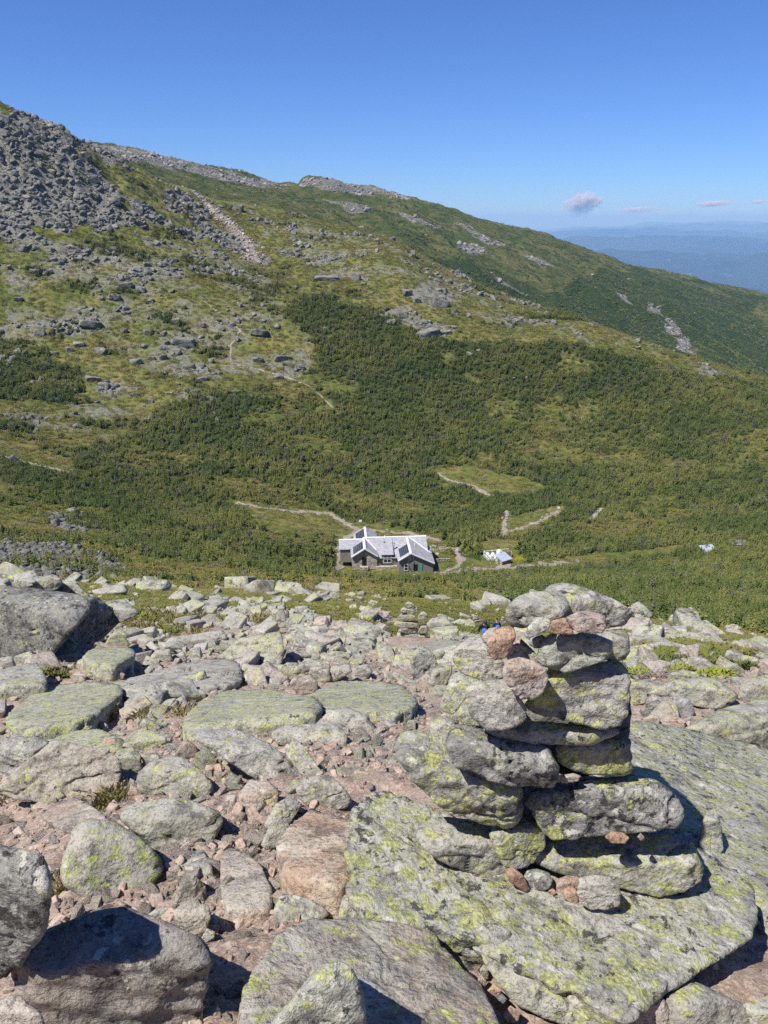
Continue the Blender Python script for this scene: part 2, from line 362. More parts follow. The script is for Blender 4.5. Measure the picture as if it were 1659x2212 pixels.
def zones(x, y, z):
    """returns scrub, rock, bare, wood, far weights (0..1)"""
    r = np.hypot(x, y); P = np.stack([x, y, z], -1); u, v = project(P)
    u = np.clip(u, 0, 1659)
    wu = u + 24 * fbm2(x / 12, y / 12, 4, 31); wv = v + 17 * fbm2(x / 14 + 50, y / 14, 3, 32)
    hill = (r > 58) & (r < 655)
    sc = np.zeros(x.shape)
    for p in SCRUB: sc = np.maximum(sc, in_poly(wu, wv, p))
    # ragged islands of scrub in the heath
    isl = fbm2(x / 22, y / 16, 4, 33)
    lower = np.clip((v - 560) / 200, 0, 1)
    sc = np.maximum(sc, np.clip((isl - .55 + .5 * lower) * 2, 0, .75)); gap = fbm2(x / 24, y / 17, 4, 47); sc = sc * np.where(gap > .52, .12, np.where(gap > .28, .5, 1))
    wu2 = u + 3 * fbm2(x / 5, y / 5, 2, 34); wv2 = v + 2.5 * fbm2(x / 5 + 9, y / 5, 2, 35)
    cl = np.zeros(x.shape, bool)
    for p in CLEAR: cl |= in_poly(wu2, wv2, p)
    sc = np.where(cl, 0, sc); 
    sc = np.where(hill, sc, 0)
    sc = np.where((r > 58) & (r < 110) & (u < 1080) , sc * .25, sc)
    sc = np.where(r < 58, 0, sc)
    rk = np.zeros(x.shape)
    clump = fbm2(x / 17, y / 12, 4, 36)
    for dns, p in ROCKD:
        rk = np.where(in_poly(wu, wv, p), np.maximum(rk, dns), rk)
    rk = np.clip(rk + (rk > 0) * (rk < .8) * clump * .7, 0, 1)
    rk = np.where((r > 330) & (rk > .9) & (fbm2(x / 26, y / 20, 3, 58) > .22), .15, rk)
    rk = np.where(hill, rk, 0)
    far = r >= 655
    s2 = np.zeros(x.shape)
    uu = u + 9 * fbm2(x / 40, y / 40, 3, 37); vv = v + 6 * fbm2(x / 40, y / 40, 3, 38)
    for p in SCREE: s2 = np.maximum(s2, in_poly(uu, vv, p))
    rk = np.where(far, s2, rk)
    wd = in_poly(u + 50 * fbm2(x / 120, y / 120, 3, 39), v + 22 * fbm2(x / 90, y / 90, 3, 43), WOODS) * 1.0
    wd = np.where(far, wd, 0)
    bare = np.where(r < 42, 1.0, 0.0)
    bare = np.clip((44 - r + 9 * fbm2(x / 4, y / 4, 3, 44)) / 10, 0, 1)
    # green patches between the boulders near the rim
    gp = fbm2(x / 3.5, y / 5, 3, 45)
    bare = bare * np.where((r > 13) & (gp > .62 - .021 * r), 0, 1)
    return sc, rk, bare, wd, cl

def polar(name, az, rr, mat, seed=0, extra=None, kind='structure', attrs=True):
    A, Rr = np.meshgrid(az, rr, indexing='ij')
    x = (Rr * np.sin(A)).ravel(); y = (Rr * np.cos(A)).ravel(); z = H(x, y)
    if extra is not None: z = z + extra(x, y, Rr.ravel())
    na, nr = len(az), len(rr)
    i = np.arange(na - 1)[:, None] * nr + np.arange(nr - 1)[None, :]
    Fc = np.stack([i, i + nr, i + nr + 1, i + 1], -1).reshape(-1, 4)
    me = mesh_np(name, np.stack([x, y, z], -1), Fc)
    if attrs:
        sc, rk, bare, wd, cl = zones(x, y, z)
        pd = path_dist(x, y) if attrs == 'path' else np.full(x.shape, 9.)
        at = me.attributes.new('zone', 'FLOAT_COLOR', 'POINT')
        buf = np.stack([sc, rk, bare, np.where(pd < .2, 1, 0) + 0 * wd], -1).astype(np.float32)
        at.data.foreach_set('color', buf.ravel())
        at = me.attributes.new('wood', 'FLOAT', 'POINT'); at.data.foreach_set('value', wd.astype(np.float32))
    o = link(name, me, mat); tag(o, kind=kind); return o

# --- ground materials
def attr(s, name, out='Color'):
    a = s.n('ShaderNodeAttribute'); a.attribute_name = name; return a.outputs[out]
def mat_dirt():
    s = NT('gravelly_dirt'); co = s.coords(False)
    c = s.mix(s.ramp(s.noise(co, 1.6, 7, .7), .38, .62), (.24, .165, .125), (.37, .28, .22))
    c = s.mix(s.ramp(s.noise(co, 26, 6, .7), .48, .6), c, (.46, .36, .29))
    c = s.mix(s.math('MULTIPLY', s.ramp(s.noise(co, 90, 4, .7), .55, .62), .7), c, (.55, .46, .38))
    c = s.mix(s.math('MULTIPLY', s.ramp(s.noise(co, 70, 4, .7), .44, .36), .6), c, (.17, .115, .085))
    gr = s.mix(s.ramp(s.noise(co, 3, 5, .7), .4, .6), (.10, .105, .03), (.19, .15, .055))
    z = s.n('ShaderNodeSeparateColor'); s.l(attr(s, 'zone'), z.inputs[0])
    c = s.mix(z.outputs[2], gr, c)
    s.l(c, s.b.inputs['Base Color'])
    n = s.bump(s.noise(co, 30, 6, .7), .9, .02); n = s.bump(s.noise(co, 110, 4, .7), .8, .006, n)
    s.l(n, s.b.inputs['Normal']); return s.m
def mat_hill():
    s = NT('alpine_heath'); co = s.coords(False)
    z = s.n('ShaderNodeSeparateColor'); s.l(attr(s, 'zone'), z.inputs[0])
    a = s.noise(co, .055, 6, .6, .4); b = s.noise(co, .35, 6, .65, .3); f = s.noise(co, 2.2, 5, .7)
    c = s.mix(s.ramp(a, .38, .62), (.115, .13, .03), (.19, .17, .055))
    c = s.mix(s.ramp(b, .45, .62), c, (.075, .10, .022))
    c = s.mix(s.math('MULTIPLY', s.ramp(s.noise(co, .2, 6, .7), .56, .68), .65), c, (.20, .15, .075))
    c = s.mix(s.math('MULTIPLY', s.ramp(f, .52, .66), .5), c, (.045, .06, .016))
    c = s.mix(z.outputs[0], c, (.035, .05, .015))
    rk = s.mix(s.ramp(s.noise(co, 1.1, 6, .75), .42, .6), (.12, .115, .10), (.26, .25, .22))
    rm = s.math('MULTIPLY', z.outputs[1], s.ramp(s.math('ADD', s.noise(co, .5, 6, .7), s.math('MULTIPLY', z.outputs[1], .08)), .45, .55))
    c = s.mix(rm, c, rk)
    s.l(c, s.b.inputs['Base Color'])
    n = s.bump(s.noise(co, .9, 7, .7), 1.0, .5); s.l(n, s.b.inputs['Normal'])
    s.b.inputs['Specular IOR Level'].default_value = .1
    return s.m
def mat_far():
    s = NT('far_slope'); co = s.coords(False)
    z = s.n('ShaderNodeSeparateColor'); s.l(attr(s, 'zone'), z.inputs[0])
    a = s.noise(co, .012, 7, .62, .5); b = s.noise(co, .06, 7, .7, .4); f = s.noise(co, .35, 5, .75)
    c = s.mix(s.ramp(a, .38, .6), (.085, .11, .03), (.165, .155, .055))
    c = s.mix(s.ramp(b, .44, .6), c, (.05, .075, .021))
    c = s.mix(s.math('MULTIPLY', s.ramp(f, .5, .62), .55), c, (.03, .045, .014))
    c = s.mix(s.math('MULTIPLY', attr(s, 'wood', 'Fac'), .85), c, (.032, .055, .017))
    rk = s.mix(s.ramp(f, .4, .6), (.15, .145, .135), (.27, .26, .235))
    c = s.mix(s.math('MULTIPLY', z.outputs[1], s.ramp(s.noise(co, .09, 7, .75), .38, .52)), c, rk)
    s.l(c, s.b.inputs['Base Color'])
    n = s.bump(s.noise(co, .12, 7, .75), 1.0, 6.0); n = s.bump(f, .8, 1.6, n); s.l(n, s.b.inputs['Normal'])
    s.b.inputs['Specular IOR Level'].default_value = .05
    return s.m
def mat_low():
    s = NT('forested_lowland'); co = s.coords(False)
    a = s.noise(co, .0005, 8, .65, .4); b = s.noise(co, .0022, 8, .7)
    c = s.mix(s.ramp(a, .4, .62), (.012, .022, .014), (.028, .042, .024))
    c = s.mix(s.math('MULTIPLY', s.ramp(b, .6, .66), .6), c, (.07, .085, .05))
    c = s.mix(s.math('MULTIPLY', s.ramp(s.noise(co, .006, 4, .6), .69, .72), .8), c, (.35, .33, .28))
    s.l(c, s.b.inputs['Base Color']); s.b.inputs['Specular IOR Level'].default_value = .02
    s.l(s.bump(b, .6, 120), s.b.inputs['Normal'])
    return s.m
M['dirt'], M['heath'], M['far'], M['low'] = mat_dirt(), mat_hill(), mat_far(), mat_low()
QUICK = False
def gdetail(x, y, r):
    return .045 * fbm2(x * 3.5, y * 3.5, 5, 5) * np.clip(1.3 - r / 40, 0, 1)
azn = np.radians(np.r_[np.arange(-180, -42, 4.0), np.linspace(-42, 42, 700), np.arange(46, 181, 4.0)])
DIPS += [(4.3, 29, 5.2, 2.0), (6.7, 42, 6.0, 2.0), (.8, 1.35, .75, .33)]
ground = polar('ground', azn, np.geomspace(.3, 62, 620), M['dirt'], extra=gdetail)
hillside = polar('hillside', np.radians(np.linspace(-50, 50, 1500)), np.r_[np.geomspace(62, 420, 500), np.linspace(421, 680, 330)], M['heath'],
                 attrs='path', extra=lambda x, y, r: .12 * fbm2(x / 1.6, y / 1.6, 2, 6) * (r > 63) * (r < 678))
far_ridge = polar('mountain_ridge', np.radians(np.linspace(-50, 50, 1300)), np.r_[np.linspace(680, 2300, 700), np.geomspace(2320, 7500, 25)], M['far'],
                  extra=lambda x, y, r: np.where((r > 700) & (r < 7000), 1.6 * fbm2(x / 11, y / 11, 3, 7), 0))
lowland = polar('lowland_hills', np.radians(np.linspace(-50, 50, 900)), np.geomspace(7500, 92000, 420), M['low'], attrs=False)

# --- trails as thin sheets on the ground
def mat_path():
    s = NT('trodden_gravel'); co = s.coords(False)
    c = s.mix(s.ramp(s.noise(co, 1.2, 6, .7), .4, .6), (.22, .18, .145), (.33, .28, .23))
    c = s.mix(s.math('MULTIPLY', s.ramp(s.noise(co, 4, 5, .7), .52, .62), .6), c, (.2, .17, .13))
    s.l(c, s.b.inputs['Base Color']); s.l(s.bump(s.noise(co, 5, 6, .7), .8, .12), s.b.inputs['Normal']); return s.m
M['path'] = mat_path()
for k, (P, w, nm) in enumerate(PW):
    n = len(P); t = np.gradient(P[:, :2], axis=0); t /= np.maximum(1e-6, np.linalg.norm(t, axis=1))[:, None]
    nrm = np.stack([-t[:, 1], t[:, 0]], -1); V = []
    for q in range(7):
        f = (q / 6 - .5)
        ww = w * np.clip(.62 + 1.2 * fbm2(P[:, 0] / 1.7, P[:, 1] / 1.7 + (7 if q > 3 else 0), 3, 70 + k), .08, 1.6)
        if nm == 'scar': ww = w * np.linspace(.35, 1.6, n) * np.clip(.9 + .8 * fbm2(P[:, 0] / 4, P[:, 1] / 4 + (7 if q > 3 else 0), 3, 70), .3, 1.8)
        xy = P[:, :2] + nrm * (f * ww)[:, None]
        V.append(np.c_[xy, H(xy[:, 0], xy[:, 1]) + .06 + .10 * (1 - (2 * f) ** 2)])
    V = np.concatenate(V); i = (np.arange(6)[:, None] * n + np.arange(n - 1)[None]).reshape(-1)
    o = link('path', mesh_np('path', V, np.stack([i, i + n, i + n + 1, i + 1], -1)), M['path']); tag(o, kind='structure')

# ------------------------------------------------------------------ rock shapes
_ICO = {}
def ico(l):
    if l not in _ICO:
        bm = bmesh.new(); bmesh.ops.create_icosphere(bm, subdivisions=l, radius=1.0)
        _ICO[l] = (np.array([v.co[:] for v in bm.verts]), np.array([[v.index for v in f.verts] for f in bm.faces])); bm.free()
    return _ICO[l]
def planes_of(pts):
    bm = bmesh.new()
    for p in pts: bm.verts.new(p)
    bmesh.ops.convex_hull(bm, input=bm.verts[:]); bm.normal_update()
    N, D = [], []
    for f in bm.faces:
        if f.calc_area() < 1e-7: continue
        nn = np.array(f.normal[:]); d = float(nn @ np.array(f.verts[0].co[:]))
        if d < 0: nn, d = -nn, -d
        if any(nn @ a > .985 and abs(d - b) < .06 for a, b in zip(N, D)): continue
        N.append(nn); D.append(max(d, .12))
    bm.free(); return np.array(N), np.array(D)
def rock_mesh(name, pts, level, seed, p=16, amp=.05, strata=.0, size=None, chips=15, cut=.92):
    """pts: hull points in metres. Rounded convex body whose faces are the hull planes, then weathered by noise."""
    pts = np.asarray(pts, float); lo, hi = pts.min(0), pts.max(0); c = (lo + hi) / 2; e = np.maximum((hi - lo) / 2, 1e-4)
    Q = (pts - c) / e
    N, D = planes_of(Q)
    rg = np.random.default_rng(seed * 3 + 1); nc = int(chips)
    cn = rg.normal(size=(nc, 3)); cn /= np.linalg.norm(cn, axis=1)[:, None]
    sup = np.min(D[None] / np.maximum(cn @ N.T, 1e-3) * np.where(cn @ N.T > 1e-3, 1, 1e6), axis=1)
    sup = np.max(Q @ cn.T, axis=0)
    N = np.concatenate([N, cn]); D = np.concatenate([D, sup * rg.uniform(cut, .985, nc)])
    dirs, Fc = ico(level)
    g = (dirs @ N.T) / D[None]; g = np.maximum(g, 0)
    p = p * 4.2
    gm = g.max(1); r = 1 / (gm * ((g / gm[:, None]) ** p).sum(1) ** (1 / p)) * 1.02
    V = dirs * r[:, None]
    s = float(np.sort(e)[1]) if size is None else size
    W = V * e
    q = W / s + seed * 7.31
    rn = 1 + amp * (.35 * fbm3(q * 1.3, 3, seed) - .5 * np.abs(n3(q * 3.1, seed + 5)) + .34 * n3(q * 7.5, seed + 6) + (.26 * n3(q * 17, seed + 7) if level > 4 else 0)
                    + (.16 * n3(q * 38, seed + 8) if level > 5 else 0))
    cr = np.abs(n3(q * 1.5 + 5, seed + 9)); rn -= amp * 1.8 * np.exp(-(cr / .03) ** 2) * (n3(q * .8, seed + 10) > -.1)
    if strata:
        a = .4 + (seed % 7) * .1; h = (q[:, 2] * math.cos(a) + q[:, 0] * math.sin(a) * .5) * 5 + n3(q * 1.5, seed + 11) * .8
        rn += strata * (np.abs((h % 1) - .5) * 2 - .5) * .06
    if level > 4:
        for j in range(3):
            rr_ = np.random.default_rng(seed * 5 + j); nn = rr_.normal(size=3) * np.array([.5, .5, 1.0]); nn /= np.linalg.norm(nn)
            dd = q @ nn + .16 * n3(q * 1.7, seed + 20 + j) + .04 * n3(q * 7, seed + 24 + j) - rr_.uniform(-.6, .6) - (q @ nn).mean()
            rn -= amp * .9 * np.exp(-(dd / .022) ** 2) * (n3(q * 1.1, seed + 30 + j) > -.15); rn += amp * .35 * np.tanh(dd / .03)
    W = W * rn[:, None]
    me = mesh_np(name, W, Fc)
    return me, c
# ------------------------------------------------------------------ rocks drawn one by one
CROP = {'2': (1450, 2240, 1.054), '3': (1450, 3200, 1.054), '4': (0, 2240, 1.106), '5': (0, 3150, 1.106), 'D': (1500, 2330, 2.765), 'F': (2300, 2300, 2.2914), 'G': (0, 2200, 2.37), 'U': (0, 0, 1 / 1.8228)}
def parse(crop, s):
    x0, y0, k = CROP[crop]; out = []
    for t in s.split():
        a, b = t.split(','); out.append(((x0 + float(a) / k) * .54861, (y0 + float(b) / k) * .54861))
    return np.array(out)
def plane_pt(u, v, n, Rp):
    d = ray(u, v); den = d @ n; T = (Rp @ n) / np.where(np.abs(den) < 1e-4, 1e-4, den); return T
SEED = [100]
def tuck(pts, hid, poly):
    """keep the hidden back of a rock behind its traced outline"""
    c = poly.mean(0); H_ = np.array(hid); u, v = project(H_); out = []
    for k in range(len(H_)):
        t = np.linspace(1, 0, 30); uu = c[0] + (u[k] - c[0]) * t; vv = c[1] + (v[k] - c[1]) * t
        ins = in_poly(c[0] + (uu - c[0]) / .93, c[1] + (vv - c[1]) / .93, poly); j = int(np.argmax(ins)) if ins.any() else 29
        if j == 0: out.append(H_[k]); continue
        d = ray(uu[j], vv[j]); out.append(d * (H_[k][1] / d[1]))
    return list(pts) + out
def make_B(name, poly, mat, y=None, f=.35, a=0., b=12., th=None, yaw=None, amp=.05, p=16, level=None, strata=0., sink=.1, rmin=.4, rmax=3000, skew=0., loose=False, ground=None):
    SEED[0] += 1; seed = SEED[0]; rnd = random.Random(seed)
    c = poly.mean(0); u0, u1, v0, v1 = poly[:, 0].min(), poly[:, 0].max(), poly[:, 1].min(), poly[:, 1].max()
    uc = (u0 + u1) / 2; vr = v0 + f * (v1 - v0)
    yaw = rnd.uniform(-22, 22) if yaw is None else yaw
    a_, b_, w_ = R(a), R(b), R(yaw)
    nt = np.array([rnd.uniform(-.08, .08) - .5 * math.sin(w_) * 0, -math.sin(a_), math.cos(a_)]); nf = np.array([math.sin(w_), -math.cos(w_) * math.cos(b_), math.sin(b_)])
    if y is None:
        Bp = ground(uc, v1 - .05 * (v1 - v0)) if ground else hit(uc, v1 - .08 * (v1 - v0), rmin, rmax)
        T0 = plane_pt(uc, vr, nf, Bp); Rp = ray(uc, vr) * T0
        base_T = Bp[1] / ray(uc, v1)[1]
        if not (0 < T0 < 1.5 * base_T): Rp = Bp.copy()
    else:
        d = ray(uc, vr); Rp = d * (y / d[1])
    T0 = np.linalg.norm(Rp) / np.linalg.norm(ray(uc, vr)); size = (u1 - u0) / F * T0; hgt = (v1 - v0) / F * T0
    th = th or min(.62 * size, 1.1 * max(hgt, .3 * size))
    cc = np.array([uc, (v0 + v1) / 2]); pts = []; hid = []
    lim = th / np.linalg.norm(ray(uc, vr))
    for (u, v) in poly:
        vv = vr + skew * (u - uc)
        n = nt if v < vv else nf
        T = float(np.clip(plane_pt(u, v, n, Rp), T0 - .25 * lim, T0 + lim)); pt = ray(u, v) * T; pts.append(pt)
        q = cc + (np.array([u, v]) - cc) * .82; d = ray(*q); tn = -d[2] / math.hypot(d[0], d[1]); hd = np.array([d[0], d[1], 0]) / math.hypot(d[0], d[1])
        pt2 = d * T
        if v > cc[1]:
            hid.append(pt2 + hd * th * .8)
            if y is None: pts.append(pt + hd * .08 * size - np.array([0, 0, sink * hgt]))
        else: hid.append(pt2 + hd * th * .85 - np.array([0, 0, th * .85 * tn * .8]))
    for s_ in (.2, .5, .8):
        u = u0 + s_ * (u1 - u0); vv = vr + skew * (u - uc)
        if in_poly(np.array([u]), np.array([vv]), poly)[0]:
            T = plane_pt(u, vv, nf, Rp); pts.append(ray(u, vv) * float(np.clip(T, T0 - .25 * lim, T0 + .5 * lim)))
    pts = tuck(pts, hid, poly)
    if level is None:
        px = max(u1 - u0, v1 - v0); level = 6 if px > 260 else 5 if px > 70 else 4 if px > 22 else 3
    me, cen = rock_mesh(name, pts, level, seed, p=p, amp=amp, strata=strata)
    return link(name, me, mat, loc=cen)
def make_S(name, poly, mat, h=.12, up=.05, tx=0., ty=.07, amp=.035, p=22, level=None, at=None, strata=.3, rmin=.4, rmax=3000, loose=False, ins=.93):
    """slab lying along the slope: traced outline is its top face"""
    SEED[0] += 1; seed = SEED[0]
    c = poly.mean(0) if at is None else np.array(at, float)
    C0 = hit(c[0], c[1], rmin, rmax, dz=up); x, y = C0[:2]; e = .35 + .02 * y
    gx = (H1(x + e, y) - H1(x - e, y)) / (2 * e) + tx; gy = (H1(x, y + e) - H1(x, y - e)) / (2 * e) + ty
    n = np.array([-gx, -gy, 1.]); n /= np.linalg.norm(n); pts = []
    L0 = np.linalg.norm(C0)
    for (u, v) in poly:
        T = plane_pt(u, v, n, C0); d = ray(u, v); T = float(np.clip(T, .45 * C0[1], 2.0 * C0[1])) if T > 0 else 2.0 * C0[1]
        pt = d * T; pts.append(pt); q = C0 + (pt - C0) * ins; pts.append(q - n * h)
        pts.append(C0 + (pt - C0) * ins * .75 - n * h * 1.3)
    if level is None:
        px = max(np.ptp(poly[:, 0]), np.ptp(poly[:, 1])); level = 6 if px > 230 else 5 if px > 60 else 4
    me, cen = rock_mesh(name, pts, level, seed, p=p, amp=amp, strata=strata, size=.35 * math.sqrt(max(.05, float(np.ptp(np.array(pts)[:, 0]) * np.ptp(np.array(pts)[:, 1])))))
    return link(name, me, mat, loc=cen)

